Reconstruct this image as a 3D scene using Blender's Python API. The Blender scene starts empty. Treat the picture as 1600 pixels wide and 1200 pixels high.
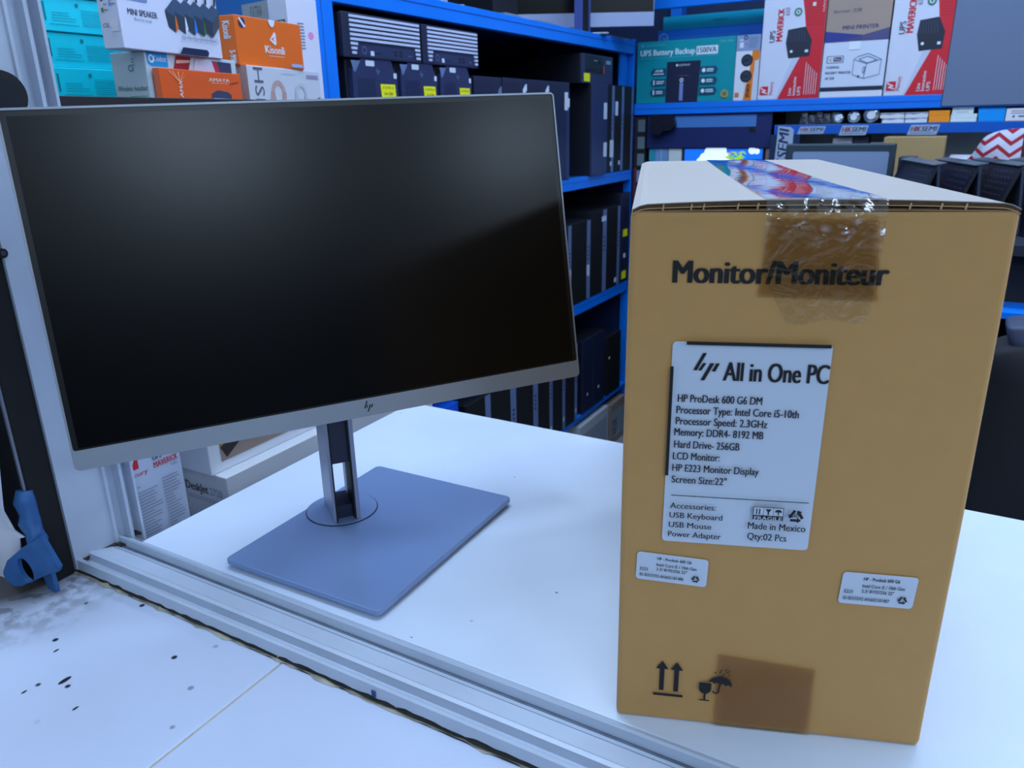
import bpy, bmesh, math, random
from mathutils import Vector, Matrix
random.seed(7)
sc = bpy.context.scene
COL = sc.collection

# ------------------------------------------------------------------ camera, world, lights, exposure
cam_data = bpy.data.cameras.new('camera')
cam = bpy.data.objects.new('camera', cam_data); COL.objects.link(cam)
cR = Vector((0.86830558, 0.49563121, -0.01987763)); cU = Vector((-0.14379335, 0.28986244, 0.94620465)); cF = cR.cross(cU) * -1
cam.matrix_world = Matrix(((cR.x, cU.x, -cF.x, 0.0), (cR.y, cU.y, -cF.y, 0.0), (cR.z, cU.z, -cF.z, 0.41547), (0, 0, 0, 1)))
cam_data.sensor_fit = 'HORIZONTAL'; cam_data.sensor_width = 36.0
cam_data.lens = 36.0 * 1193.4 / 1600.0
cam_data.clip_start = 0.02
cam_data.dof.use_dof = True; cam_data.dof.focus_distance = 0.66; cam_data.dof.aperture_fstop = 15.0
sc.camera = cam

sc.view_settings.view_transform = 'Standard'; sc.view_settings.look = 'None'
sc.view_settings.gamma = 1.0; sc.view_settings.use_curve_mapping = False
sc.view_settings.exposure = 0.0

world = bpy.data.worlds.new('world'); sc.world = world; world.use_nodes = True
bgn = world.node_tree.nodes['Background']
bgn.inputs['Color'].default_value = (0.56, 0.75, 1.0, 1); bgn.inputs['Strength'].default_value = 0.74

def area_light(name, loc, sx, sy, power, color, rot=(0, 0, 0)):
    d = bpy.data.lights.new(name, 'AREA'); d.shape = 'RECTANGLE'; d.size = sx; d.size_y = sy
    d.energy = power; d.color = color
    o = bpy.data.objects.new(name, d); COL.objects.link(o); o.location = loc; o.rotation_euler = rot
    return o
LC = (0.56, 0.74, 1.0)
LAMPS = [(-0.60, 0.72, 1.1, 0.28, 11.0), (0.85, 0.90, 1.1, 0.28, 2.6), (-0.60, 2.05, 1.1, 0.28, 11.0), (0.65, 2.15, 1.1, 0.28, 12.0), (2.30, 1.25, 1.1, 0.28, 4.5)]
REFLECT_LAMPS = [(2.35, -1.45, 1.0, 0.6), (3.75, -0.05, 1.0, 0.5)]  # added lamps out of view, placed to reflect in the monitor screen
for (lx, ly, sx_, sy_, pw) in LAMPS:
    area_light('ceiling_lamp_light', (lx, ly, 1.70), sx_, sy_, pw, LC)
for (lx, ly, sx_, sy_) in REFLECT_LAMPS:
    area_light('reflection_lamp_light', (lx, ly, 1.60), sx_, sy_, 26.0, (0.66, 0.82, 1.0))

# ------------------------------------------------------------------ materials
def lin(c):
    c = c / 255.0
    return c / 12.92 if c <= 0.04045 else ((c + 0.055) / 1.055) ** 2.4
def L(r, g, b): return (lin(r), lin(g), lin(b))
MATS = {}
def mat(name, rgb, rough=0.5, metal=0.0, spec=0.5, mottle=None, bump=None, emit=0.0, coat=0.0, sheen=0.0):
    """rgb in sRGB bytes"""
    if name in MATS: return MATS[name]
    m = bpy.data.materials.new(name); m.use_nodes = True
    nt = m.node_tree; p = nt.nodes['Principled BSDF']
    c = (*L(*rgb), 1)
    p.inputs['Base Color'].default_value = c
    p.inputs['Roughness'].default_value = rough; p.inputs['Metallic'].default_value = metal
    p.inputs['Specular IOR Level'].default_value = spec
    if coat: p.inputs['Coat Weight'].default_value = coat; p.inputs['Coat Roughness'].default_value = 0.1
    if sheen: p.inputs['Sheen Weight'].default_value = sheen; p.inputs['Sheen Roughness'].default_value = 0.5
    if emit:
        p.inputs['Emission Color'].default_value = c; p.inputs['Emission Strength'].default_value = emit
    tc = nt.nodes.new('ShaderNodeTexCoord')
    if mottle:
        sc_, amt = mottle
        n = nt.nodes.new('ShaderNodeTexNoise'); n.inputs['Scale'].default_value = sc_; n.inputs['Detail'].default_value = 4
        r = nt.nodes.new('ShaderNodeMapRange'); r.inputs[3].default_value = 1 - amt; r.inputs[4].default_value = 1 + amt
        mx = nt.nodes.new('ShaderNodeVectorMath'); mx.operation = 'SCALE'; mx.inputs[0].default_value = c[:3]
        nt.links.new(tc.outputs['Object'], n.inputs['Vector']); nt.links.new(n.outputs['Fac'], r.inputs[0])
        nt.links.new(r.outputs[0], mx.inputs['Scale']); nt.links.new(mx.outputs[0], p.inputs['Base Color'])
    if bump:
        sc_, st = bump
        n = nt.nodes.new('ShaderNodeTexNoise'); n.inputs['Scale'].default_value = sc_; n.inputs['Detail'].default_value = 3
        b = nt.nodes.new('ShaderNodeBump'); b.inputs['Strength'].default_value = st; b.inputs['Distance'].default_value = 0.002
        nt.links.new(tc.outputs['Object'], n.inputs['Vector']); nt.links.new(n.outputs['Fac'], b.inputs['Height'])
        nt.links.new(b.outputs[0], p.inputs['Normal'])
    MATS[name] = m
    return m
def ink(rgb, rough=0.45):
    return mat('ink_%02x%02x%02x' % rgb, rgb, rough)

def speck_mat(name, rgb, dirt, scale, thr, dirt_center=None, dirt_r=0.1, rough=0.35):
    """white laminate with dark specks, and one grimy patch around dirt_center (world coords)"""
    m = bpy.data.materials.new(name); m.use_nodes = True; nt = m.node_tree; p = nt.nodes['Principled BSDF']
    p.inputs['Roughness'].default_value = rough
    geo = nt.nodes.new('ShaderNodeNewGeometry')
    def noise(s, det=2):
        n = nt.nodes.new('ShaderNodeTexNoise'); n.inputs['Scale'].default_value = s; n.inputs['Detail'].default_value = det
        nt.links.new(geo.outputs['Position'], n.inputs['Vector']); return n.outputs['Fac']
    def ramp(sock, a, b):
        r = nt.nodes.new('ShaderNodeMapRange'); r.inputs[1].default_value = a; r.inputs[2].default_value = b
        nt.links.new(sock, r.inputs[0]); return r.outputs[0]
    def math_(op, a, b):
        n = nt.nodes.new('ShaderNodeMath'); n.operation = op; n.use_clamp = True
        for i, v in enumerate((a, b)):
            if isinstance(v, float): n.inputs[i].default_value = v
            else: nt.links.new(v, n.inputs[i])
        return n.outputs[0]
    def mix(fac, c1, c2):
        n = nt.nodes.new('ShaderNodeMix'); n.data_type = 'RGBA'
        nt.links.new(fac, n.inputs[0])
        for i, v in ((6, c1), (7, c2)):
            if isinstance(v, tuple): n.inputs[i].default_value = v
            else: nt.links.new(v, n.inputs[i])
        return n.outputs[2]
    base = mix(ramp(noise(6.0, 3), 0.35, 0.75), (*L(*rgb), 1), (*[lin(c) * 0.90 for c in rgb], 1))
    # voronoi specks, some cells only
    v = nt.nodes.new('ShaderNodeTexVoronoi'); v.inputs['Scale'].default_value = scale
    nt.links.new(geo.outputs['Position'], v.inputs['Vector'])
    d = ramp(v.outputs['Distance'], thr, thr * 0.6)
    sep = nt.nodes.new('ShaderNodeSeparateColor'); nt.links.new(v.outputs['Color'], sep.inputs[0])
    pick = ramp(sep.outputs[0], 0.55, 0.75)
    sp = math_('MULTIPLY', d, pick)
    col = mix(sp, base, (*L(*dirt), 1))
    if dirt_center:
        sub = nt.nodes.new('ShaderNodeVectorMath'); sub.operation = 'DISTANCE'
        nt.links.new(geo.outputs['Position'], sub.inputs[0]); sub.inputs[1].default_value = dirt_center
        near = ramp(sub.outputs['Value'], dirt_r, dirt_r * 0.35)
        grime = ramp(noise(70.0, 6), 0.42, 0.60)
        g = math_('MULTIPLY', near, grime)
        near2 = ramp(sub.outputs['Value'], dirt_r * 0.62, dirt_r * 0.35)
        col = mix(math_('MAXIMUM', g, near2), col, (*L(70, 66, 64), 1))
    nt.links.new(col, p.inputs['Base Color'])
    MATS[name] = m
    return m

def tape_mat(name, tint, gloss, rough, bump_scale, bump_strength):
    m = bpy.data.materials.new(name); m.use_nodes = True; nt = m.node_tree
    for n in list(nt.nodes): nt.nodes.remove(n)
    out = nt.nodes.new('ShaderNodeOutputMaterial'); mix = nt.nodes.new('ShaderNodeMixShader')
    tr = nt.nodes.new('ShaderNodeBsdfTransparent'); tr.inputs[0].default_value = (*tint, 1)
    gl = nt.nodes.new('ShaderNodeBsdfGlossy'); gl.inputs['Color'].default_value = (1, 1, 1, 1); gl.inputs['Roughness'].default_value = rough
    fr = nt.nodes.new('ShaderNodeFresnel'); fr.inputs['IOR'].default_value = 1.5
    mul = nt.nodes.new('ShaderNodeMath'); mul.operation = 'MULTIPLY'; mul.use_clamp = True; mul.inputs[1].default_value = gloss
    tc = nt.nodes.new('ShaderNodeTexCoord')
    n = nt.nodes.new('ShaderNodeTexNoise'); n.inputs['Scale'].default_value = bump_scale; n.inputs['Detail'].default_value = 3; n.inputs['Distortion'].default_value = 1.5
    b = nt.nodes.new('ShaderNodeBump'); b.inputs['Strength'].default_value = bump_strength; b.inputs['Distance'].default_value = 0.003
    nt.links.new(tc.outputs['Object'], n.inputs['Vector']); nt.links.new(n.outputs['Fac'], b.inputs['Height'])
    nt.links.new(b.outputs[0], gl.inputs['Normal']); nt.links.new(b.outputs[0], fr.inputs['Normal'])
    nt.links.new(fr.outputs[0], mul.inputs[0]); nt.links.new(mul.outputs[0], mix.inputs[0])
    nt.links.new(tr.outputs[0], mix.inputs[1]); nt.links.new(gl.outputs[0], mix.inputs[2])
    nt.links.new(mix.outputs[0], out.inputs['Surface'])
    MATS[name] = m
    return m

M_white_lam = speck_mat('counter_laminate', (216, 227, 243), (120, 125, 135), 26.0, 0.05, None, 0.1, 0.30)
M_ledge = speck_mat('ledge_laminate', (196, 204, 224), (28, 32, 48), 42.0, 0.13, (-0.80, 0.335, -0.012), 0.16, 0.35)
M_alu = mat('white_aluminium', (188, 198, 214), 0.38, 0.0, 0.5, mottle=(25, 0.10))
M_grime = mat('grime', (70, 66, 58), 0.9, mottle=(90, 0.5))
M_blue = mat('blue_rack_paint', (0, 120, 232), 0.38, 0.0, 0.5, mottle=(5, 0.10))
M_bluedk = mat('navy_board', (22, 44, 110), 0.5)
M_navy = mat('navy_panel', (18, 34, 92), 0.5)
M_black = mat('black_plastic', (22, 25, 36), 0.42)
M_blackm = mat('matte_black', (11, 12, 15), 0.6)
M_pc = mat('charcoal_plastic', (40, 48, 84), 0.45)
M_pc2 = mat('dark_slate_plastic', (27, 34, 62), 0.45)
M_strip = mat('pewter_strip', (108, 126, 168), 0.4, 0.2)
M_vent = mat('silver_vent', (200, 208, 232), 0.4, 0.1)
M_silver = mat('monitor_silver', (150, 157, 167), 0.38, 0.35)
M_silverd = mat('stand_grey', (150, 156, 176), 0.42, 0.40)
M_base = mat('base_grey', (132, 156, 198), 0.34, 0.30)
M_screen = mat('matte_screen', (3, 3, 5), 0.25, 0.0, 0.26)
M_screenblk = mat('screen_border', (6, 6, 8), 0.35)
M_ink = mat('black_ink', (16, 16, 20), 0.55)
M_label = mat('white_label', (204, 214, 228), 0.35)
M_white = mat('white_card', (226, 228, 236), 0.45)
M_card = mat('cardboard', (196, 148, 86), 0.72, 0, 0.4, mottle=(60, 0.06), bump=(300, 0.05), sheen=0.15)
M_cardsheen = mat('cardboard_top_sheen', (172, 156, 140), 0.45, 0, 0.6, mottle=(40, 0.04), sheen=0.6)  # grazing sheen on the top put into a paler, greyer cardboard colour
M_coreshade = mat('cardboard_core_shade', (96, 72, 50), 0.9, mottle=(400, 0.4))  # shade between the liners put into the dark brown
M_liner = mat('cardboard_liner', (206, 172, 122), 0.8)
M_clear = tape_mat('clear_tape', (0.94, 0.95, 0.95), 1.6, 0.07, 60, 0.5)
M_cleart = tape_mat('clear_tape_flat', (0.86, 0.88, 0.90), 1.5, 0.05, 18, 0.12)
M_brown = tape_mat('brown_tape', (0.95, 0.88, 0.70), 0.9, 0.22, 40, 0.15)
M_teal = mat('teal_card', (0, 212, 228), 0.4)
M_orange = mat('orange_card', (240, 108, 24), 0.4)
M_yellow = mat('yellow_label', (236, 232, 20), 0.45)
M_steelblue = mat('chipped_blue_paint', (46, 96, 152), 0.5, 0.1, mottle=(60, 0.35), bump=(120, 0.3))
M_wall = mat('wall_paint', (205, 212, 214), 0.7)
M_floor = mat('floor_tile', (150, 152, 156), 0.4)
M_ceil = mat('ceiling_paint', (225, 230, 235), 0.8)
M_lamp = mat('lamp_diffuser', (196, 222, 255), 0.5, emit=9.0)
M_dark = mat('dark_void', (9, 9, 12), 0.8)

# ------------------------------------------------------------------ mesh builder
class G:
    def __init__(s): s.v = []; s.f = []; s.m = []; s.mats = []; s.sm = []
    def mi(s, m):
        if m not in s.mats: s.mats.append(m)
        return s.mats.index(m)
    def add(s, vs, fs, m, smooth=False):
        o = len(s.v); s.v += [Vector(v) for v in vs]; k = s.mi(m)
        for f in fs: s.f.append([i + o for i in f]); s.m.append(k); s.sm.append(smooth)
        return s
    def bm(s, b, m, M=None, smooth=False):
        b.verts.index_update()
        vs = [(M @ v.co) if M else v.co.copy() for v in b.verts]
        s.add(vs, [[v.index for v in f.verts] for f in b.faces], m, smooth); b.free(); return s
    def box(s, lo, hi, m, bev=0.0, M=None, seg=2):
        b = bmesh.new(); bmesh.ops.create_cube(b, size=1.0)
        for v in b.verts:
            v.co = Vector([lo[i] + (v.co[i] + .5) * (hi[i] - lo[i]) for i in range(3)])
        if bev: bmesh.ops.bevel(b, geom=b.edges[:], offset=bev, segments=seg, affect='EDGES', profile=0.5)
        return s.bm(b, m, M)
    def prism(s, pts, d, m, caps=True):
        """pts: list of 3D points of a planar polygon, d: extrusion vector"""
        pts = [Vector(p) for p in pts]; d = Vector(d); n = len(pts)
        vs = pts + [p + d for p in pts]
        fs = [[i, (i + 1) % n, n + (i + 1) % n, n + i] for i in range(n)]
        if caps: fs += [list(range(n))[::-1], list(range(n, 2 * n))]
        return s.add(vs, fs, m)
    def cyl(s, p0, p1, r, m, seg=24, r1=None, smooth=True):
        p0 = Vector(p0); p1 = Vector(p1); ax = (p1 - p0).normalized(); r1 = r if r1 is None else r1
        a = ax.orthogonal().normalized(); b = ax.cross(a); vs = []; 
        for (p, rr) in ((p0, r), (p1, r1)):
            for i in range(seg):
                t = 2 * math.pi * i / seg; vs.append(p + (a * math.cos(t) + b * math.sin(t)) * rr)
        s.add(vs, [[i, (i + 1) % seg, seg + (i + 1) % seg, seg + i] for i in range(seg)], m, smooth)
        s.add(vs[:seg], [list(range(seg))[::-1]], m); s.add(vs[seg:], [list(range(seg))], m); return s
    def tube(s, pts, r, m, seg=10):
        pts = [Vector(p) for p in pts]; vs = []; n = len(pts); ref = Vector((0.3, 0.5, 0.81))
        for i, p in enumerate(pts):
            t = (pts[min(i + 1, n - 1)] - pts[max(i - 1, 0)]).normalized()
            a = t.cross(ref).normalized(); b = t.cross(a); rr = r[i] if isinstance(r, (list, tuple)) else r
            for k in range(seg):
                q = 2 * math.pi * k / seg; vs.append(p + (a * math.cos(q) + b * math.sin(q)) * rr)
        fs = [[i * seg + k, i * seg + (k + 1) % seg, (i + 1) * seg + (k + 1) % seg, (i + 1) * seg + k] for i in range(n - 1) for k in range(seg)]
        fs += [list(range(seg))[::-1], [(n - 1) * seg + k for k in range(seg)]]
        return s.add(vs, fs, m, True)
    def sheet(s, fn, nu, nv, m, smooth=True, thick=0.0):
        """fn(u,v)->point, u,v in 0..1"""
        vs = [Vector(fn(i / nu, j / nv)) for j in range(nv + 1) for i in range(nu + 1)]
        fs = [[j * (nu + 1) + i, j * (nu + 1) + i + 1, (j + 1) * (nu + 1) + i + 1, (j + 1) * (nu + 1) + i] for j in range(nv) for i in range(nu)]
        s.add(vs, fs, m, smooth)
        return s
    def build(s, name, parent=None, loc=None, kind=None):
        me = bpy.data.meshes.new(name)
        o = bpy.data.objects.new(name, me); COL.objects.link(o)
        if parent is not None:
            o.parent = parent; inv = WM(parent).inverted(); W0 = WM(parent)
        else:
            W0 = Matrix.Translation(Vector(loc)) if loc is not None else Matrix.Identity(4); inv = W0.inverted()
            o.location = W0.translation
        me.from_pydata([tuple(inv @ v) for v in s.v], [], s.f)
        for m in s.mats: me.materials.append(m)
        me.polygons.foreach_set('material_index', s.m); me.polygons.foreach_set('use_smooth', s.sm)
        me.update()
        if kind: o['kind'] = kind
        return o
def WM(o):
    M = Matrix.LocRotScale(o.location, o.rotation_euler, o.scale)
    return WM(o.parent) @ M if o.parent else M
def tag(o, label, cat, group=None, kind=None):
    o['label'] = label; o['category'] = cat
    if group: o['group'] = group
    if kind: o['kind'] = kind
    return o
def empty(name, loc, label=None, cat=None, group=None, rz=0.0, kind=None):
    o = bpy.data.objects.new(name, None); COL.objects.link(o); o.location = loc; o.rotation_euler = (0, 0, rz)
    o.empty_display_size = 0.05
    if label: tag(o, label, cat, group)
    if kind: o['kind'] = kind
    return o

# ------------------------------------------------------------------ lettering
_T = {}
def text_mesh(st, bold=0.0, res=2):
    key = (st, bold, res)
    if key in _T: return _T[key]
    cu = bpy.data.curves.new('lettering', 'FONT'); cu.body = st; cu.size = 1.0; cu.resolution_u = res; cu.offset = bold
    cu.fill_mode = 'FRONT'
    ob = bpy.data.objects.new('lettering', cu); COL.objects.link(ob)
    dg = bpy.context.evaluated_depsgraph_get()
    me = bpy.data.meshes.new_from_object(ob.evaluated_get(dg))
    vs = [v.co.copy() for v in me.vertices]; fs = [list(p.vertices) for p in me.polygons]
    bpy.data.objects.remove(ob); bpy.data.meshes.remove(me); bpy.data.curves.remove(cu)
    if vs:
        x0 = min(v.x for v in vs); x1 = max(v.x for v in vs)
    else: x0, x1 = 0, 1
    _T[key] = (vs, fs, x0, x1)
    return _T[key]
def cap_h():
    if 'cap' not in _T:
        vs = text_mesh('H')[0]; _T['cap'] = max(v.y for v in vs)
    return _T['cap']
HPBARS = [((176, 208), (198, 208), (250, 98), (228, 98)), ((204, 208), (224, 208), (252, 160), (232, 160)),
          ((222, 270), (246, 270), (298, 160), (274, 160)), ((284, 212), (306, 212), (330, 160), (308, 160))]

class Face:
    """a flat rectangle to print on: O bottom-left corner, U and V edge vectors"""
    def __init__(s, O, U, V):
        s.O = Vector(O); s.U = Vector(U); s.V = Vector(V); s.W = s.U.length; s.H = s.V.length
        s.u = s.U.normalized(); s.v = s.V.normalized(); s.n = s.u.cross(s.v).normalized()
        s.g = G(); s.k = 0; s.first = 0.0003
    def pt(s, a, b, lift): return s.O + s.u * a + s.v * b + s.n * lift
    def lift(s): s.k += 1; return s.first + s.k * 0.00012
    def poly(s, pts, m):
        l = s.lift(); s.g.add([s.pt(a * s.W, b * s.H, l) for a, b in pts], [list(range(len(pts)))], m); return s
    def rect(s, a0, b0, a1, b1, m): return s.poly([(a0, b0), (a1, b0), (a1, b1), (a0, b1)], m)
    def disc(s, a, b, r, m, ry=None, seg=28):
        ry = r if ry is None else ry
        return s.poly([(a + r * math.cos(2 * math.pi * i / seg) * s.H / s.W, b + ry * math.sin(2 * math.pi * i / seg)) for i in range(seg)], m)
    def ring(s, a, b, r0, r1, m, seg=28, t0=0, t1=360):
        l = s.lift(); vs = []
        for i in range(seg + 1):
            t = math.radians(t0 + (t1 - t0) * i / seg)
            for r in (r0, r1): vs.append(s.pt(a * s.W + r * s.H * math.cos(t), b * s.H + r * s.H * math.sin(t), l))
        s.g.add(vs, [[2 * i, 2 * i + 1, 2 * i + 3, 2 * i + 2] for i in range(seg)], m); return s
    def rrect(s, a0, b0, a1, b1, r, m):
        """rounded rectangle, r in metres"""
        x0, x1, y0, y1 = a0 * s.W, a1 * s.W, b0 * s.H, b1 * s.H; pts = []
        for (cx, cy, t0) in ((x1 - r, y1 - r, 0), (x0 + r, y1 - r, 90), (x0 + r, y0 + r, 180), (x1 - r, y0 + r, 270)):
            for i in range(6):
                t = math.radians(t0 + 18 * i); pts.append(((cx + r * math.cos(t)) / s.W, (cy + r * math.sin(t)) / s.H))
        return s.poly(pts, m)
    def text(s, a, b, h, st, m, w=None, bold=0.0, rot=0.0, align='l', res=2, shear=0.0):
        """cap height h and width w as fractions of the face height / width (w along the text)"""
        vs, fs, x0, x1 = text_mesh(st, 0.0, res)
        k = h * s.H / cap_h(); kx = k
        if w: kx = w * (s.W if abs(rot) < 45 or abs(rot) > 135 else s.H) / max(x1 - x0, 1e-6)
        wid = (x1 - x0) * kx; off = {'l': 0, 'c': -wid / 2, 'r': -wid}[align]
        c, sn = math.cos(math.radians(rot)), math.sin(math.radians(rot)); l = s.lift()
        for q in ((-1, 0, 1) if bold else (0,)):          # heavy type: the same line struck three times
            out = []
            for v in vs:
                x = (v.x - x0) * kx + off + shear * v.y * k + q * bold * 0.8 * k; y = v.y * k
                out.append(s.pt(a * s.W + x * c - y * sn, b * s.H + x * sn + y * c, l + q * 0.00002))
            s.g.add(out, fs, m)
        return s
    def hp(s, a, b, h, m):
        """four slanted bars mark, centre a,b, height h (fraction of H)"""
        k = h * s.H / 172.0; l = s.lift()
        for q in HPBARS:
            s.g.add([s.pt(a * s.W + (x - 253) * k, b * s.H - (y - 184) * k, l) for x, y in q], [[0, 1, 2, 3]], m)
        return s
    def lines(s, a0, b0, a1, b1, n, m, seed=0, ragged=0.4, th=0.35):
        """n printed lines too small to read"""
        rd = random.Random(seed); st = (b1 - b0) / n
        for i in range(n):
            bb = b1 - st * (i + 0.5); s.k -= 1
            s.rect(a0, bb - st * th / 2, a1 - (a1 - a0) * ragged * rd.random(), bb + st * th / 2, m)
        s.k += 1
        return s
    def recycle(s, a, b, r, m):
        """chasing arrows triangle"""
        l = s.lift(); R = r * s.H
        for q in range(3):
            t = math.radians(90 + 120 * q); t2 = math.radians(90 + 120 * (q + 1))
            P = Vector((math.cos(t), math.sin(t))) * R; Q = Vector((math.cos(t2), math.sin(t2))) * R
            d = (Q - P); nrm = Vector((-d.y, d.x)).normalized(); A = P + d * 0.16; B = P + d * 0.60
            w = R * 0.17; pts = [A + nrm * w, A - nrm * w, B - nrm * w, B - nrm * w * 2.2, P + d * 0.86, B + nrm * w * 2.2, B + nrm * w]
            s.g.add([s.pt(a * s.W + p.x, b * s.H + p.y, l) for p in pts], [list(range(7))], m)
        return s
    def build(s, name, parent):
        return s.g.build(name, parent)

def dirs(theta):
    """front-face directions for a heading: u to the right along the front, n out of the front"""
    return Vector((math.cos(theta), math.sin(theta), 0)), Vector((math.sin(theta), -math.cos(theta), 0))
def obox(g, P, theta, lo, hi, m, bev=0.0):
    """box in a thing's own frame: x right along the front, y out of the front, z up"""
    u, n = dirs(theta)
    M = Matrix(((u.x, n.x, 0, P[0]), (u.y, n.y, 0, P[1]), (0, 0, 1, P[2]), (0, 0, 0, 1)))
    b = bmesh.new(); bmesh.ops.create_cube(b, size=1.0)
    for v in b.verts: v.co = Vector([lo[i] + (v.co[i] + .5) * (hi[i] - lo[i]) for i in range(3)])
    if bev: bmesh.ops.bevel(b, geom=b.edges[:], offset=bev, segments=2, affect='EDGES', profile=0.5)
    bmesh.ops.transform(b, matrix=M, verts=b.verts[:])
    bmesh.ops.recalc_face_normals(b, faces=b.faces[:])
    return g.bm(b, m)

def carton(name, P, theta, W, D, H, m, label, cat='box', group=None, front=None, side=None, top=None, bev=0.0012):
    """printed retail box; P = bottom-left corner of the front. front/side(left)/top are functions that print on a Face"""
    u, n = dirs(theta); P = Vector(P)
    g = G(); obox(g, P, theta, (0, -D, 0), (W, 0, H), m, bev)
    o = g.build(name, loc=P + u * W / 2 - n * D / 2); tag(o, label, cat, group)
    Z = Vector((0, 0, H))
    for fn, nm, O, U, V in ((front, 'printed_front', P, u * W, Z), (side, 'printed_side', P - n * D, n * D, Z), (top, 'printed_top', P + Z, u * W, -n * D)):
        if fn:
            f = Face(O, U, V); fn(f); f.build(nm, o)
    return o

# ================================================================== SETTING
FZ = -0.95; CZ = 1.75
def struct(name, lo, hi, m):
    o = G().box(lo, hi, m).build(name, loc=((lo[0] + hi[0]) / 2, (lo[1] + hi[1]) / 2, lo[2])); o['kind'] = 'structure'; return o
struct('floor', (-2.2, -6.0, FZ - 0.05), (5.2, 4.2, FZ), M_floor)
struct('ceiling', (-1.75, 0.25, CZ), (4.35, 3.75, CZ + 0.05), M_ceil)
struct('wall_left', (-1.75, 0.42, FZ), (-1.66, 3.75, CZ), M_wall)
struct('wall_back', (-1.66, 3.62, FZ), (4.35, 3.75, CZ), M_wall)
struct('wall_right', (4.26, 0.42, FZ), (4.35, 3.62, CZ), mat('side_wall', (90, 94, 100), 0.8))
struct('wall_front', (-1.75, 0.06, FZ), (4.35, 0.40, -0.040), M_wall)
struct('wall_opposite', (-2.2, -4.2, FZ), (5.2, -4.1, 1.5), mat('reflected_far_wall', (40, 40, 44), 0.7))  # height and dark tone shaped for the monitor screen reflection
struct('wall_end_added', (5.1, -4.1, FZ), (5.2, 3.75, 1.5), mat('reflected_far_wall', (40, 40, 44), 0.7))  # unseen wall added to darken what the monitor screen reflects

# window opening: sliding track along the sill and the jamb at its left
win = empty('window_1', (-0.72, 0.40, -0.012), kind='structure')
g = G(); XR = 2.0; XL = -0.735
prof = [(0.3655, -0.012), (0.3665, 0.002), (0.3685, 0.0035), (0.3705, 0.002), (0.3712, -0.004), (0.3785, -0.004), (0.3800, 0.0030),
        (0.3835, 0.0038), (0.3870, 0.0016), (0.4035, -0.0010), (0.4065, -0.0022), (0.4122, -0.0035), (0.4128, 0.0055), (0.4142, 0.0072), (0.4158, 0.0060), (0.4170, 0.0008), (0.4240, -0.0006), (0.4240, -0.012)]
g.prism([(XL, y, z) for y, z in prof], (XR - XL, 0, 0), M_alu)
g.box((-0.345, 0.3652, -0.0075), (-0.341, 0.3656, -0.0020), mat('blue_mark', (24, 60, 120), 0.5))
M_trackgroove = mat('track_groove_dark', (96, 106, 122), 0.8, mottle=(70, 0.5))  # mottled blue-grey strips laid along the track grooves
g.box((XL, 0.3714, -0.0042), (XR, 0.3740, -0.0036), M_trackgroove); g.box((XL, 0.4093, -0.0032), (XR, 0.4125, -0.0026), M_trackgroove); g.box((XL, 0.4035, -0.0014), (XR, 0.4040, -0.0009), M_trackgroove)
tr = g.build('sill_track', win)
g = G(); random.seed(3)
xs = [XL + i * 0.009 for i in range(310)]
lo = [(x, 0.3618 + random.uniform(-0.0012, 0.0030)) for x in xs]
vs = []
for x, y in lo: vs += [(x, y, -0.0116), (x, 0.3662, -0.0095 + random.uniform(-0.002, 0.0015))]
g.add(vs, [[2 * i, 2 * i + 2, 2 * i + 3, 2 * i + 1] for i in range(len(xs) - 1)], mat('dirty_sealant', (168, 162, 146), 0.8, mottle=(45, 0.95)))
g.build('sealant_bead', win)
g = G(); vs = []
for x in xs: vs += [(x, 0.3641 + random.uniform(-0.0010, 0.0006), -0.0098), (x, 0.3664, -0.0072 + random.uniform(-0.0012, 0.0010))]
g.add(vs, [[2 * i, 2 * i + 2, 2 * i + 3, 2 * i + 1] for i in range(len(xs) - 1)], mat('dark_grime_line', (40, 38, 34), 0.9, mottle=(60, 0.8)))
g.build('grime_line', win)
g = G()
jprof = [(0.3650, -0.800), (0.3650, -0.7310), (0.4085, -0.7310), (0.4095, -0.7285), (0.4125, -0.7285), (0.4130, -0.7365), (0.4240, -0.7365),
         (0.4250, -0.7260), (0.4285, -0.7260), (0.4290, -0.7365), (0.4360, -0.7365), (0.4368, -0.7235), (0.4395, -0.7235), (0.4400, -0.800)]
g.prism([(x, y, -0.009) for y, x in jprof], (0, 0, 1.75), M_alu)
g.build('side_jamb', win)
g = G()
for (x0, y0, x1, y1) in ((-0.7365, 0.4078, -0.7200, 0.4122), (-0.7365, 0.4300, -0.7275, 0.4362), (-0.7315, 0.372, -0.7285, 0.4080)):
    pts = [(x0, y0), (x1, y0 + 0.001), (x1 - 0.004, (y0 + y1) / 2), (x1 + 0.002, y1), (x0, y1)]
    g.prism([(x, y, -0.003) for x, y in pts], (0, 0, 0.0035), M_grime)
g.build('corner_grime', win)
# knob and screw on the jamb
kn = G(); kn.cyl((-0.7310, 0.3915, 0.447), (-0.7235, 0.3915, 0.447), 0.0215, M_blackm, 32, 0.0200).cyl((-0.7235, 0.3915, 0.447), (-0.7215, 0.3915, 0.447), 0.012, M_black, 24)
tag(kn.build('round_knob', loc=(-0.7310, 0.3915, 0.447)), 'black round knob on the pale window jamb, cut by the left edge', 'knob')
g = G(); g.cyl((-0.7310, 0.3640, 0.3155), (-0.7290, 0.3640, 0.3155), 0.0042, M_blackm, 18).cyl((-0.7290, 0.3640, 0.3155), (-0.7284, 0.3640, 0.3155), 0.0022, mat('screw_steel', (110, 112, 120), 0.3, 0.8), 12)
tag(g.build('screw', loc=(-0.731, 0.364, 0.3155)), 'small dark screw head on the left jamb', 'screw')

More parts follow.
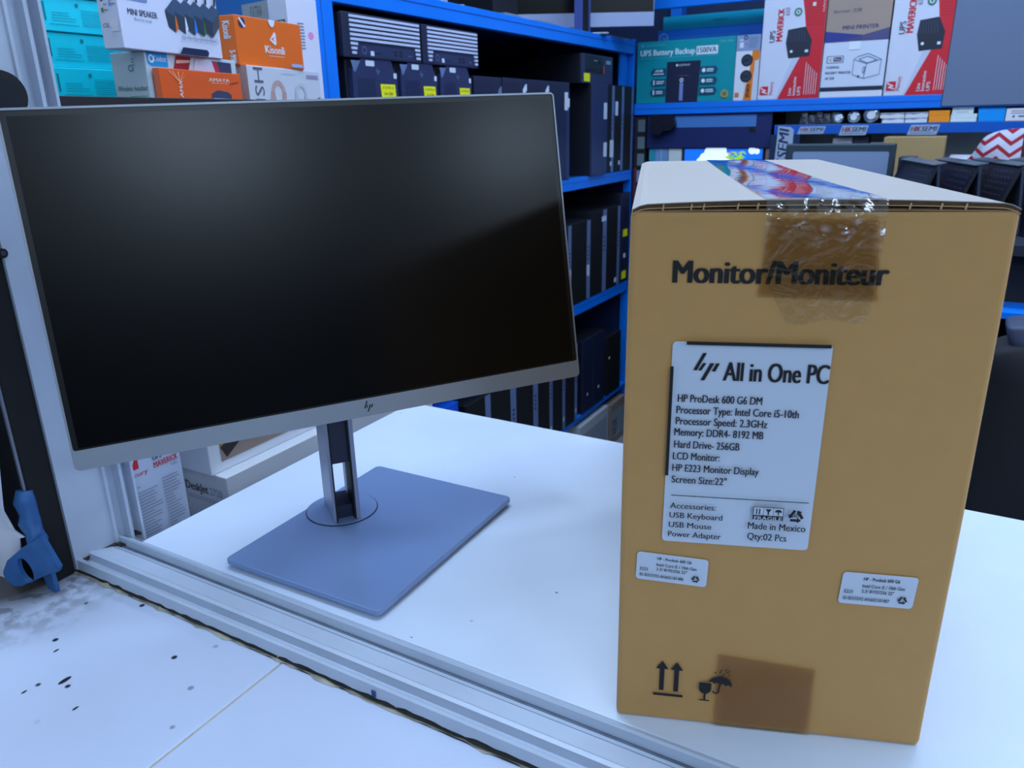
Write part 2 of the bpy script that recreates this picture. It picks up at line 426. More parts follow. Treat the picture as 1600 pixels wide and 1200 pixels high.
# ledge outside the window
led = empty('front_ledge', (-0.3, 0.2, -0.030), 'white laminate ledge outside the window track, specked with dark dirt', 'ledge')
G().box((-1.25, 0.055, -0.030), (-0.4425, 0.3645, -0.012), M_ledge, 0.001).build('ledge_panel', led)
G().box((-0.4405, 0.055, -0.030), (2.0, 0.3645, -0.012), M_ledge, 0.001).build('ledge_panel', led)
G().box((-0.4425, 0.055, -0.030), (-0.4405, 0.3645, -0.0127), mat('joint_filler', (176, 168, 152), 0.9, mottle=(60, 0.35))).build('joint_filler', led)
for (x, y, r) in ((-0.584, 0.262, 0.0042), (-0.628, 0.281, 0.002), (-0.545, 0.247, 0.002), (-0.60, 0.238, 0.0018)):
    g = G(); g.add([(x + r * 0.55 * math.cos(t * 0.6283), y + r * 1.35 * math.sin(t * 0.6283), -0.0117) for t in range(10)], [list(range(10))], M_ink)
    g.build('dirt_spot', led)

# ------------------------------------------------------------------ sales counter
cnt = empty('sales_counter', (0.4, 0.66, FZ), 'white laminate sales counter inside the window', 'counter')
G().box((-0.708, 0.4243, -0.026), (2.0, 0.9040, 0.0), M_white_lam, 0.0012).build('countertop', cnt)
G().box((-0.690, 0.445, FZ), (2.0, 0.885, -0.026), mat('counter_body', (200, 206, 214), 0.5)).build('cabinet_body', cnt)

# ------------------------------------------------------------------ left corner: dark post, hasp, white sheet
G().box((-0.800, 0.3380, -0.012), (-0.7330, 0.3640, 1.74), M_dark, 0.0015).build('shutter_post', loc=(-0.766, 0.351, -0.012))
tag(bpy.data.objects['shutter_post'], 'tall black steel post against the outside of the window jamb', 'post')
def hp_(x, z, y):
    k = y / 0.335; return Vector((x * k, y, 0.41547 + (z - 0.41547) * k))
outl = [(-0.7235, 0.0477), (-0.7034, 0.0188), (-0.7080, 0.0125), (-0.7215, 0.0069), (-0.787, -0.0281), (-0.802, -0.0325), (-0.8146, -0.0313), (-0.8185, -0.024), (-0.8165, -0.0187), (-0.8023, -0.0022), (-0.7605, 0.0261), (-0.7377, 0.0389)]
def ypl(x): return 0.3335 - (-0.7034 - x) * 0.215
hasp = empty('steel_hasp', (-0.72, 0.331, -0.012), 'blue painted steel hasp plate with a round hole, chipped and welded, at lower left', 'hasp')
# plate with a hole: bridge outer loop and hole loop
nh = 28
outer = []
per = outl + [outl[0]]
tot = [0]
for a, b in zip(per[:-1], per[1:]): tot.append(tot[-1] + math.hypot(b[0] - a[0], b[1] - a[1]))
hc = (-0.7690, -0.0040); hr = 0.0138
ring = [(hc[0] + hr * math.cos(2 * math.pi * i / nh), hc[1] + hr * math.sin(2 * math.pi * i / nh)) for i in range(nh)]
def ray_out(ang):
    d = (math.cos(ang), math.sin(ang)); best = None
    for a, b in zip(per[:-1], per[1:]):
        ex, ey = b[0] - a[0], b[1] - a[1]; den = d[0] * ey - d[1] * ex
        if abs(den) < 1e-12: continue
        t = ((a[0] - hc[0]) * ey - (a[1] - hc[1]) * ex) / den; q = ((a[0] - hc[0]) * d[1] - (a[1] - hc[1]) * d[0]) / den
        if t > 0 and -1e-6 <= q <= 1 + 1e-6 and (best is None or t > best): best = t
    return (hc[0] + d[0] * best, hc[1] + d[1] * best)
angs = sorted([2 * math.pi * i / nh for i in range(nh)] + [math.atan2(p[1] - hc[1], p[0] - hc[0]) % (2 * math.pi) for p in outl])
oL = [ray_out(a) for a in angs]; iL = [(hc[0] + hr * math.cos(a), hc[1] + hr * math.sin(a)) for a in angs]
g = G(); n_ = len(angs); TH = Vector((-0.001, 0.0045, 0))
vs = [hp_(x, z, ypl(x)) for x, z in oL] + [hp_(x, z, ypl(x)) for x, z in iL]
vs += [v + TH for v in vs]
fs = []
for i in range(n_):
    j = (i + 1) % n_
    fs += [[i, j, n_ + j, n_ + i], [2 * n_ + j, 2 * n_ + i, 3 * n_ + i, 3 * n_ + j], [j, i, 2 * n_ + i, 2 * n_ + j], [n_ + i, n_ + j, 3 * n_ + j, 3 * n_ + i]]
g.add(vs, fs, M_steelblue); g.build('hasp_plate', hasp)
g = G()
g.tube([hp_(-0.733, 0.094, 0.336), hp_(-0.737, 0.082, 0.335), hp_(-0.734, 0.070, 0.336), hp_(-0.737, 0.060, 0.334), hp_(-0.733, 0.049, 0.334), hp_(-0.730, 0.040, 0.332)], [0.007, 0.0095, 0.0085, 0.0098, 0.008, 0.0095], M_steelblue, 12)
g.build('welded_bar', hasp)
g = G(); g.prism([hp_(-0.7382, 0.005, 0.333), hp_(-0.7206, 0.010, 0.333), (-0.7150, 0.333, -0.012), (-0.7300, 0.333, -0.012)], (0, 0.004, 0), M_steelblue); g.build('leg', hasp)
# white torn sheet hanging at the far left
g = G()
edge = [(-0.012, -0.770), (0.028, -0.7440), (0.047, -0.7395), (0.051, -0.7290), (0.055, -0.7430), (0.080, -0.7385), (0.088, -0.7330), (0.130, -0.7290), (0.160, -0.7265), (0.178, -0.7300), (0.240, -0.755), (0.45, -0.80)]
nv = len(edge); nu = 10
def shp(i, j):
    z, xr = edge[j]; t = i / nu; x = -0.98 + (xr + 0.98) * t
    return Vector((x, 0.322 + 0.006 * math.sin(t * 9 + z * 18) + 0.004 * math.sin(z * 60 + t * 5) - 0.02 * (1 - t), z))
vs = [shp(i, j) for j in range(nv) for i in range(nu + 1)]; q = len(vs)
vs += [v + Vector((0, 0.0015, 0)) for v in vs]
fs = []
for j in range(nv - 1):
    for i in range(nu):
        a = j * (nu + 1) + i; fs += [[a, a + 1, a + nu + 2, a + nu + 1], [q + a + nu + 1, q + a + nu + 2, q + a + 1, q + a]]
    a = j * (nu + 1) + nu; fs.append([a, q + a, q + a + nu + 1, a + nu + 1])
g.add(vs, fs, mat('white_plastic_sheet', (222, 222, 232), 0.45), True)
tag(g.build('plastic_sheet', loc=(-0.85, 0.322, -0.012)), 'white crumpled plastic sheet with a torn edge behind the blue hasp', 'sheet')
g = G(); g.box((-0.7375, 0.3355, 0.085), (-0.7345, 0.3378, 0.32), mat('bare_steel', (150, 156, 168), 0.35, 0.7)); 
tag(g.build('steel_strip', loc=(-0.736, 0.3366, 0.085)), 'thin bare steel strip running down the black post', 'strip')

# ================================================================== MONITOR (hero)
mon = empty('computer_monitor', (-0.4920, 0.5557, 0.0), 'silver desktop monitor with a black screen on a grey stand, on the counter', 'monitor')
BY = 0.0187; bx_ = Vector((math.cos(BY), math.sin(BY), 0)); by_ = Vector((-math.sin(BY), math.cos(BY), 0)); bc = Vector((-0.4920, 0.5557, 0))
def rounded(w, d, r, seg=6):
    pts = []
    for (cx, cy, t0) in ((w / 2 - r, d / 2 - r, 0), (-w / 2 + r, d / 2 - r, 90), (-w / 2 + r, -d / 2 + r, 180), (w / 2 - r, -d / 2 + r, 270)):
        for i in range(seg + 1):
            t = math.radians(t0 + 90 * i / seg); pts.append((cx + r * math.cos(t), cy + r * math.sin(t)))
    return pts
def slab(g, c, ax, ay, w, d, r, zs, m):
    """stack of rounded outlines: zs = [(z, inset)]"""
    rings = []
    for z, ins in zs:
        rings.append([c + ax * x + ay * y + Vector((0, 0, z)) for x, y in rounded(w - 2 * ins, d - 2 * ins, max(r - ins, 0.0005))])
    n = len(rings[0]); vs = [p for r_ in rings for p in r_]
    fs = [[k * n + i, k * n + (i + 1) % n, (k + 1) * n + (i + 1) % n, (k + 1) * n + i] for k in range(len(rings) - 1) for i in range(n)]
    g.add(vs, fs + [list(range(n))[::-1], [(len(rings) - 1) * n + i for i in range(n)]], m)
g = G(); slab(g, bc, bx_, by_, 0.1930, 0.2450, 0.006, [(0.003, 0.004), (0.0036, 0.0012), (0.0050, 0.0), (0.0092, 0.0), (0.0100, 0.0008)], M_base)
g.build('base_plate', mon)
g = G(); slab(g, bc, bx_, by_, 0.170, 0.22, 0.006, [(0.0, 0), (0.003, 0)], M_blackm); g.build('rubber_pad', mon)
YW = 0.9433; ex = Vector((math.cos(YW), math.sin(YW), 0)); nn = Vector((math.sin(YW), -math.cos(YW), 0))
K = Vector((-0.5257, 0.5462, 0.0100))      # foot of the column, front middle
dc = K - nn * 0.033 + ex * 0.001
g = G(); g.cyl(dc, dc + Vector((0, 0, 0.0012)), 0.0385, M_base, 64); 
g.build('swivel_disc', mon)
g = G(); g.cyl(dc + Vector((0, 0, 0.0)), dc + Vector((0, 0, 0.0006)), 0.0395, M_blackm, 64); g.build('swivel_gap', mon)
# column: two side rails, dark back insert with an opening
col = empty('stand_column', K); col.parent = mon; col.location = K - mon.location
def cbox(g, x0, x1, y0, y1, z0, z1, m, bev=0.0006, lean=0.0):
    """column frame: x along ex, y backwards (-nn), z up"""
    M = Matrix(((ex.x, -nn.x, 0, K.x), (ex.y, -nn.y, 0, K.y), (0, 0, 1, 0), (0, 0, 0, 1)))
    g.box((x0, y0, z0), (x1, y1, z1), m, bev, M)
ZT = 0.235
g = G(); cbox(g, -0.0146, -0.0115, 0.0, 0.054, 0.0112, ZT, M_silverd); g.build('side_rail', col)
g = G(); cbox(g, 0.0100, 0.0146, 0.0, 0.054, 0.0112, ZT, M_silverd); g.build('side_rail', col)
g = G(); cbox(g, -0.0105, 0.0090, 0.006, 0.046, 0.078, ZT, M_pc2, 0); cbox(g, -0.0105, 0.0090, 0.010, 0.046, 0.0112, 0.026, M_pc2, 0)
cbox(g, -0.0115, -0.0098, 0.002, 0.030, 0.0112, ZT, M_blackm, 0); cbox(g, 0.0083, 0.0100, 0.002, 0.030, 0.0112, ZT, M_blackm, 0)
g.build('slide_insert', col)
# panel
PB = Vector((-0.4748, 0.5226, 0.1487)); MT = 0.1667; MR = 0.0211
pu0 = Vector((0, 0, 1)) * math.cos(MT) - nn * math.sin(MT)
px_ = ex * math.cos(MR) + pu0 * math.sin(MR); pu = pu0 * math.cos(MR) - ex * math.sin(MR); pn = px_.cross(pu)
PM = Matrix(((px_.x, pu.x, pn.x, PB.x), (px_.y, pu.y, pn.y, PB.y), (px_.z, pu.z, pn.z, PB.z), (0, 0, 0, 1)))
PW, PH = 0.4885, 0.2951
def rr2(w0, w1, h0, h1, r, seg=5):
    pts = []
    for (cx, cy, t0) in ((w1 - r, h1 - r, 0), (w0 + r, h1 - r, 90), (w0 + r, h0 + r, 180), (w1 - r, h0 + r, 270)):
        for i in range(seg + 1):
            t = math.radians(t0 + 90 * i / seg); pts.append((cx + r * math.cos(t), cy + r * math.sin(t)))
    return pts
g = G()
outr = rr2(-PW / 2, PW / 2, 0, PH, 0.0045); inr = rr2(-PW / 2 + 0.0018, PW / 2 - 0.0018, 0.0172, PH - 0.0018, 0.0022)
n = len(outr)
def P3(p, z): return PM @ Vector((p[0], p[1], z))
vs = [P3(p, -0.0006) for p in outr] + [P3(p, -0.0040) for p in outr] + [P3((p[0] * 0.999, p[1]), 0.0) for p in outr] + [P3(p, 0.0) for p in inr] + [P3(p, -0.0012) for p in inr]
fs = []
for a, b in ((1, 0), (0, 2), (2, 3), (3, 4)):
    fs += [[a * n + i, a * n + (i + 1) % n, b * n + (i + 1) % n, b * n + i] for i in range(n)]
g.add(vs, fs, M_silver); bez = g.build('bezel', mon)
g = G(); g.add([P3(p, -0.0012) for p in inr], [list(range(n))], M_screenblk)
scr_r = rr2(-PW / 2 + 0.0062, PW / 2 - 0.0062, 0.0190, PH - 0.0062, 0.0005, 2)
g.add([P3(p, -0.0010) for p in scr_r], [list(range(len(scr_r)))], M_screen); g.build('screen', mon)
g = G(); g.prism([P3(p, -0.0040) for p in outr], pn * -0.010, M_silver)
hump = rr2(-0.165, 0.075, -0.0026, PH - 0.05, 0.01)
g.prism([P3(p, -0.0140) for p in hump], pn * -0.024, M_silverd); g.build('back_shell', mon)
g = G(); 
for sx in (-0.018, 0.018): g.tube([PM @ Vector((sx, 0.085, -0.038)), PM @ Vector((sx, 0.085, -0.055))], 0.006, M_silverd)
g.prism([P3(p, -0.034) for p in rr2(-0.04, 0.04, 0.05, 0.12, 0.008)], pn * -0.022, M_silverd); g.build('hinge_mount', mon)
fc = Face(PM @ Vector((-PW / 2, 0, 0)), px_ * PW, pu * 0.0172); fc.first = 0.00005
fc.hp(0.522, 0.56, 0.62, M_ink); fc.build('logo', bez)

# ================================================================== CARDBOARD BOX (hero)
BT = 0.3479; BP = Vector((-0.1666, 0.4305, 0.0)); BW, BD, BH = 0.2094, 0.535, 0.3646
bu, bn = dirs(BT); bd = -bn
boxr = empty('cardboard_box', BP + bu * BW / 2 + bd * BD / 2, 'tall brown cardboard monitor carton, taped and labelled, standing on the counter', 'box', rz=BT)
BM = Matrix(((bu.x, bd.x, 0, BP.x), (bu.y, bd.y, 0, BP.y), (0, 0, 1, BP.z), (0, 0, 0, 1)))   # x along front, y to the back, z up
def B(x, y, z): return BM @ Vector((x, y, z))
g = G()
ring = rounded(BW, BD, 0.0035, 3); levels = [(0.0008, 0.0006), (0.004, 0.0), (0.06, 0.0), (0.18, -0.0006), (0.30, -0.0004), (BH - 0.003, 0.0), (BH, 0.0004)]
nr = len(ring); vs = []
for z, ins in levels:
    for x, y in ring:
        vs.append(B(BW / 2 + x * (1 - 2 * ins / BW), BD / 2 + y * (1 - 2 * ins / BD), z))
fs = [[k * nr + i, k * nr + (i + 1) % nr, (k + 1) * nr + (i + 1) % nr, (k + 1) * nr + i] for k in range(len(levels) - 1) for i in range(nr)]
g.add(vs, fs + [list(range(nr))[::-1], [(len(levels) - 1) * nr + i for i in range(nr)]], M_card)
g.build('carton_body', boxr)
# top flaps: two sheets, each liner / fluted core / liner, bowed up in the middle of the front
def bulge(x, y):
    t = max(0.0, min(1.0, x / BW)); s = math.sin(math.pi * t)
    return 0.0030 * (s ** 0.8) * math.exp(-y / 0.16)
def edge_drop(x, y):
    e = 0.0
    for d in (x, BW - x, BD - y):
        if d < 0.010: e += 0.0030 * (1 - d / 0.010) ** 2
    return e
def flap_layer(g, x0, x1, y0, y1, zb, zt, m, gapf=1.0, nx=24, ny=30, drop=True):
    def z(x, y, b): return b + bulge(x, y) * gapf - (edge_drop(x, y) if drop else 0)
    vs = []
    for b in (zb, zt):
        for j in range(ny + 1):
            for i in range(nx + 1):
                x = x0 + (x1 - x0) * i / nx; y = y0 + (y1 - y0) * (j / ny) ** 1.6
                vs.append(B(x, y, z(x, y, b)))
    q = (nx + 1) * (ny + 1); fs = []
    for j in range(ny):
        for i in range(nx):
            a = j * (nx + 1) + i; fs += [[q + a, q + a + 1, q + a + nx + 2, q + a + nx + 1], [a + nx + 1, a + nx + 2, a + 1, a]]
    for i in range(nx):
        a, b = i, ny * (nx + 1) + i; fs += [[a, a + 1, q + a + 1, q + a], [b + 1, b, q + b, q + b + 1]]
    for j in range(ny):
        a, b = j * (nx + 1), j * (nx + 1) + nx; fs += [[a + nx + 1, a, q + a, q + a + nx + 1], [b, b + nx + 1, q + b + nx + 1, q + b]]
    g.add(vs, fs, m, False)
XM = BW / 2 + 0.001
for (x0, x1) in ((0.0006, XM - 0.0008), (XM + 0.0008, BW - 0.0006)):
    g = G()
    flap_layer(g, x0, x1, 0.0, BD, BH + 0.0014, BH + 0.0018, M_liner, 0.8)
    flap_layer(g, x0 + 0.0005, x1 - 0.0005, 0.0010, BD - 0.001, BH + 0.0018, BH + 0.0040, M_coreshade, 0.9)
    flap_layer(g, x0, x1, 0.0, BD, BH + 0.0038, BH + 0.0043, M_cardsheen, 1.0)
    g.build('top_flap', boxr)
g = G()
flap_layer(g, 0.002, BW - 0.002, 0.0006, 0.10, BH + 0.0001, BH + 0.0004, M_liner, 0.3, drop=False)
flap_layer(g, 0.002, BW - 0.002, 0.0012, 0.10, BH + 0.0004, BH + 0.0012, M_coreshade, 0.35, drop=False)
g.build('inner_flap', boxr)
# flute ties seen in the raw edge
random.seed(5)
for x in (0.018, 0.034, 0.041, 0.060, 0.071, 0.152, 0.168, 0.1805):
    zz = BH + 0.0006 + bulge(x, 0) * 0.4
    g = G(); g.prism([B(x, -0.0002, zz), B(x + 0.0006, -0.0002, zz), B(x + 0.0012, -0.0002, zz + 0.0034), B(x + 0.0004, -0.0002, zz + 0.0034)], bd * 0.002, M_liner)
    g.build('paper_fibre', boxr)
# printing on the front
ff = Face(B(0, -0.0004, 0), bu * BW, Vector((0, 0, BH)))
def fx(x): return x / BW
def fy(z): return z / BH
ff.text(fx(0.0263), fy(0.3236), fy(0.0132), 'Monitor/Moniteur', M_ink, w=fx(0.1195), bold=0.045, res=5)
ff.build('printed_title', boxr); ff.g = G()
# arrows
for ax in (0.0318, 0.0420):
    ff.poly([(fx(ax - 0.0016), fy(0.0266)), (fx(ax + 0.0016), fy(0.0266)), (fx(ax + 0.0016), fy(0.0455)), (fx(ax - 0.0016), fy(0.0455))], M_ink)
    ff.poly([(fx(ax - 0.0044), fy(0.0452)), (fx(ax + 0.0044), fy(0.0452)), (fx(ax), fy(0.0520))], M_ink)
ff.rect(fx(0.0262), fy(0.0222), fx(0.0470), fy(0.0243), M_ink)
ff.build('arrow_mark', boxr); ff.g = G()
# glass
gx, gz = 0.0622, 0.0215
ff.poly([(fx(gx - 0.0040), fy(gz)), (fx(gx + 0.0040), fy(gz)), (fx(gx + 0.0030), fy(gz + 0.0011)), (fx(gx - 0.0030), fy(gz + 0.0011))], M_ink)
ff.rect(fx(gx - 0.0007), fy(gz + 0.001), fx(gx + 0.0007), fy(gz + 0.0068), M_ink)
pts = [(gx + 0.0042, gz + 0.0158), (gx - 0.0042, gz + 0.0158)]
for i in range(11):
    t = math.pi + math.pi * i / 10; pts.append((gx + 0.0042 * math.cos(t), gz + 0.0110 + 0.0048 * math.sin(t)))
ff.poly([(fx(a), fy(b)) for a, b in pts], M_ink)
# umbrella
ux, uz, ur = 0.0722, 0.0372, 0.0080
pts = []
for i in range(15):
    t = math.radians(188 - 196 * i / 14); pts.append((ux + ur * math.cos(t) + 0.0006 * math.sin(t), uz + ur * 0.80 * math.sin(t)))
for k in range(4):
    xa = ux + ur * (1 - 0.5 * k); 
    for i in range(1, 5):
        t = i / 4; pts.append((xa - ur * 0.5 * t, uz - 0.0006 + 0.0014 * math.sin(math.pi * t)))
c_, s_ = math.cos(math.radians(-8)), math.sin(math.radians(-8))
def um(a, b): a -= ux; b -= uz; return (fx(ux + a * c_ - b * s_), fy(uz + a * s_ + b * c_))
ff.poly([um(a, b) for a, b in pts], M_ink)
ff.poly([um(ux - 0.0006, uz - 0.0062), um(ux + 0.0006, uz - 0.0062), um(ux + 0.0006, uz + 0.007), um(ux - 0.0006, uz + 0.007)], M_ink)
ff.ring(fx(ux - 0.0026), fy(uz - 0.0058), 0.0014 / BH, 0.0025 / BH, M_ink, 10, 185, 360)
for i, (a, b) in enumerate(((0.0715, 0.0476), (0.0738, 0.0462), (0.0722, 0.0496), (0.0760, 0.0484), (0.0778, 0.0466), (0.0775, 0.0496), (0.0752, 0.0505), (0.0682, 0.0478))):
    ff.poly([(fx(a - 0.0007), fy(b - 0.0008)), (fx(a), fy(b - 0.0009)), (fx(a + 0.0009), fy(b + 0.0008)), (fx(a + 0.0002), fy(b + 0.0009))], M_ink)
ff.build('fragile_dry_mark', boxr); ff.g = G()
# black corner marks peeping out behind the big label
ff.rect(fx(0.0360), fy(0.2860), fx(0.1195), fy(0.2882), M_ink)
ff.build('dark_edge_mark', boxr); ff.g = G()
ff.rect(fx(0.0269), fy(0.198), fx(0.0290), fy(0.272), M_ink)
ff.build('dark_edge_mark', boxr); ff.g = G()

# big specification label
def sticker(name, corners, r, label=None):
    """corners in box-front coordinates (x,z): bottom-left, bottom-right, top-right, top-left; returns (object, Face)"""
    O = B(corners[0][0], -0.0011, corners[0][1]); U = B(corners[1][0], -0.0011, corners[1][1]) - O; V = B(corners[3][0], -0.0011, corners[3][1]) - O
    f = Face(O, U, V); f.first = 0.0; f.rrect(0, 0, 1, 1, r, M_label); o = f.g.build(name, boxr)
    if label: o['label'] = label
    q = Face(O, U, V); q.k = 1
    return o, q
lab, q = sticker('specification_label', [(0.0270, 0.1489), (0.1200, 0.1489), (0.1208, 0.2874), (0.0278, 0.2874)], 0.0026, 'white specification label')
LW, LH = 0.0930, 0.1385
def lx(x): return (x - 0.0272) / LW
def lz(z): return (z - 0.1489) / LH
q.hp(lx(0.0482), lz(0.2718), 0.0176 / LH, M_ink)
q.text(lx(0.0588), lz(0.2634), 0.0118 / LH, 'All in One PC', M_ink, w=(0.1196 - 0.0588) / LW, bold=0.03, res=4)
rows = [('HP ProDesk 600 G6 DM', 0.0322, 0.2484, 0.0506), ('Processor Type: Intel Core i5-10th', 0.0318, 0.2407, 0.0733), ('Processor Speed: 2.3GHz', 0.0318, 0.2333, 0.0554), ('Memory: DDR4- 8192 MB', 0.0313, 0.2258, 0.0542),
        ('Hard Drive- 256GB', 0.0316, 0.2174, 0.0402), ('LCD Monitor:', 0.0313, 0.2093, 0.0289), ('HP E223 Monitor Display', 0.0313, 0.2011, 0.0535), ('Screen Size:22"', 0.0313, 0.1929, 0.0343)]
for st, x, z, w in rows: q.text(lx(x), lz(z), 0.0050 / LH, st, M_ink, w=w / LW, bold=0.022, res=3)
q.poly([(lx(0.0315), lz(0.1836)), (lx(0.1170), lz(0.1836)), (lx(0.1170), lz(0.1842)), (lx(0.0315), lz(0.1842))], M_ink)
for st, x, z, w in [('Accessories:', 0.0313, 0.1745, 0.0291), ('USB Keyboard', 0.0312, 0.1676, 0.0337), ('USB Mouse', 0.0311, 0.1606, 0.0273), ('Power Adapter', 0.0310, 0.1538, 0.0340)]:
    q.text(lx(x), lz(z), 0.0040 / LH, st, M_ink, w=w / LW, bold=0.02, res=3)
q.text(lx(0.0813), lz(0.1633), 0.0048 / LH, 'Made in Mexico', M_ink, w=0.0355 / LW, bold=0.02, res=3)
q.text(lx(0.0815), lz(0.1556), 0.0048 / LH, 'Qty:02 Pcs', M_ink, w=0.0243 / LW, bold=0.02, res=3)
# fragile pictogram block
x0, x1, z0, z1 = 0.0836, 0.1024, 0.1704, 0.1797
q.rect(lx(x0), lz(z0), lx(x1), lz(z1), M_ink)
wI = (x1 - x0 - 0.0014) / 3
for k in range(3):
    a = x0 + 0.0004 + k * (wI + 0.0003); q.rect(lx(a), lz(z0 + 0.0034), lx(a + wI), lz(z1 - 0.0004), M_label); q.k -= 1
q.k += 1
for dx in (0.0018, 0.0036): q.rect(lx(x0 + dx), lz(z0 + 0.0040), lx(x0 + dx + 0.0007), lz(z1 - 0.0012), M_ink)
cx_ = x0 + 0.0004 + wI * 1.5 + 0.0003
q.poly([(lx(cx_ - 0.002), lz(z1 - 0.0012)), (lx(cx_ - 0.0004), lz(z1 - 0.0033)), (lx(cx_ - 0.0004), lz(z0 + 0.0040)), (lx(cx_ + 0.0004), lz(z0 + 0.0040)), (lx(cx_ + 0.0004), lz(z1 - 0.0033)), (lx(cx_ + 0.002), lz(z1 - 0.0012))], M_ink)
cx_ = x0 + 0.0004 + wI * 2.5 + 0.0006
q.poly([(lx(cx_ + 0.0022 * math.cos(math.pi * i / 8)), lz(z1 - 0.0030 + 0.0018 * math.sin(math.pi * i / 8))) for i in range(9)], M_ink)
q.rect(lx(cx_ - 0.0003), lz(z0 + 0.0040), lx(cx_ + 0.0003), lz(z1 - 0.0030), M_ink)
q.text(lx((x0 + x1) / 2), lz(z0 + 0.0005), 0.0024 / LH, 'FRAGILE', M_label, w=0.0170 / LW, bold=0.02, align='c', res=2)
q.recycle(lx(0.1098), lz(0.1748), 0.0056 / LH, M_ink); q.text(lx(0.1098), lz(0.1740), 0.0024 / LH, '40', M_ink, align='c', bold=0.01)
q.build('printed_text', lab)
def small_label(c, idtext):
    o, q = sticker('serial_label', c, 0.0024, 'small white serial label ending %s' % idtext[-3:])
    for st, a, b, w in (('HP - Prodesk 600 G6', 0.285, 0.78, 0.48), ('Intel Core i5 / 10th Gen', 0.285, 0.565, 0.56), ('2.3/ 8192/256 22"', 0.285, 0.40, 0.43), ('E223', 0.055, 0.36, 0.11), (idtext, 0.055, 0.15, 0.62)):
        q.text(a, b, 0.105, st, M_ink, w=w, bold=0.015, res=2)
    q.recycle(0.84, 0.27, 0.15, M_ink); q.build('printed_text', o)
small_label([(0.0106, 0.1182), (0.0579, 0.1152), (0.0580, 0.1366), (0.0112, 0.1394)], 'ID-B355592-AN602181486')
small_label([(0.1427, 0.1116), (0.1886, 0.1110), (0.1893, 0.1340), (0.1438, 0.1352)], 'ID-B355592-AN602181487')
# a white paper label bowed out on the right-hand side
g = G()
g.sheet(lambda u, v: B(BW + 0.0002 + 0.0034 * math.sin(math.pi * v) * min(1.0, u * 14) * (1 - 0.5 * u), 0.0015 + 0.14 * u, 0.246 + 0.036 * v), 28, 12, M_label)
g.sheet(lambda u, v: B(BW - 0.0001 + 0.0034 * math.sin(math.pi * v) * min(1.0, u * 14) * (1 - 0.5 * u), 0.0015 + 0.14 * u, 0.246 + 0.036 * v), 28, 12, M_label)
g.build('side_label', boxr)
# tapes
def ftape(name, corners, m, lift, nx=6, nz=6, wob=0.0, label=None):
    g = G(); bl, br, tr_, tl = [Vector((c[0], c[1])) for c in corners]; rd = random.Random(2)
    W_ = [[rd.uniform(-wob, wob) for _ in range(nx + 1)] for _ in range(nz + 1)]
    def f(u, v):
        p = (bl * (1 - u) + br * u) * (1 - v) + (tl * (1 - u) + tr_ * u) * v
        return B(p.x, -lift - abs(W_[round(v * nz)][round(u * nx)]), p.y)
    g.sheet(f, nx, nz, m); o = g.build(name, boxr)
    if label: o['label'] = label
    return o
ftape('brown_tape', [(0.0752, 0.3159), (0.1418, 0.3144), (0.1372, 0.3606), (0.0787, 0.3622)], M_brown, 0.0014, label='brown tape patch at top')
ftape('brown_tape', [(0.0703, 0.0006), (0.1353, 0.0006), (0.1351, 0.0566), (0.0694, 0.0623)], M_brown, 0.0014, label='brown tape patch at bottom')
# clear tape: along the top, over the edge, down the front
rd = random.Random(11)
TX0, TX1 = 0.0760, 0.1405
g = G()
def toptape(u, v):
    x = TX0 + (TX1 - TX0) * u + 0.004 * (1 - u) * 0; y = v ** 1.5 * (BD - 0.004)
    return B(x, y, BH + 0.0047 + bulge(x, y) - edge_drop(x, y) + 0.0003 * math.sin(u * 7 + v * 9))
g.sheet(toptape, 20, 40, M_cleart); g.build('clear_tape', boxr)['label'] = 'glossy clear tape along the top seam'
g = G(); NX, NZ = 34, 40
nz_ = [[rd.uniform(-1, 1) for _ in range(NX + 1)] for _ in range(NZ + 1)]
def fronttape(u, v):
    i, j = round(u * NX), round(v * NZ)
    z = BH + 0.0048 - v * 0.0690
    taper = max(0.0, (v - 0.55) / 0.45)
    x = TX0 + 0.0165 * taper + (TX1 - TX0 - 0.0195 * taper) * u
    z += 0.0028 * u * taper - 0.0012 * math.sin(u * 9) * taper
    cr = 0.0011 * math.exp(-((v - 0.14) / 0.16) ** 2) + 0.00025
    fold = math.sin(u * 26 + v * 5 + 2 * math.sin(v * 6)) * 0.5 + nz_[j][i] * 0.8
    out = 0.0016 + cr * (1 + fold)
    if v < 0.07: out = 0.0006 + (out - 0.0006) * (v / 0.07); z += (bulge(x, 0)) * (1 - v / 0.07)
    return B(x, -out, z)
g.sheet(fronttape, NX, NZ, M_clear); g.build('clear_tape', boxr)['label'] = 'crinkled clear tape end on the front'

# ================================================================== LEFT: boxes behind the monitor
I = ink
HP2 = math.pi / 2
def rad(a): return math.radians(a)
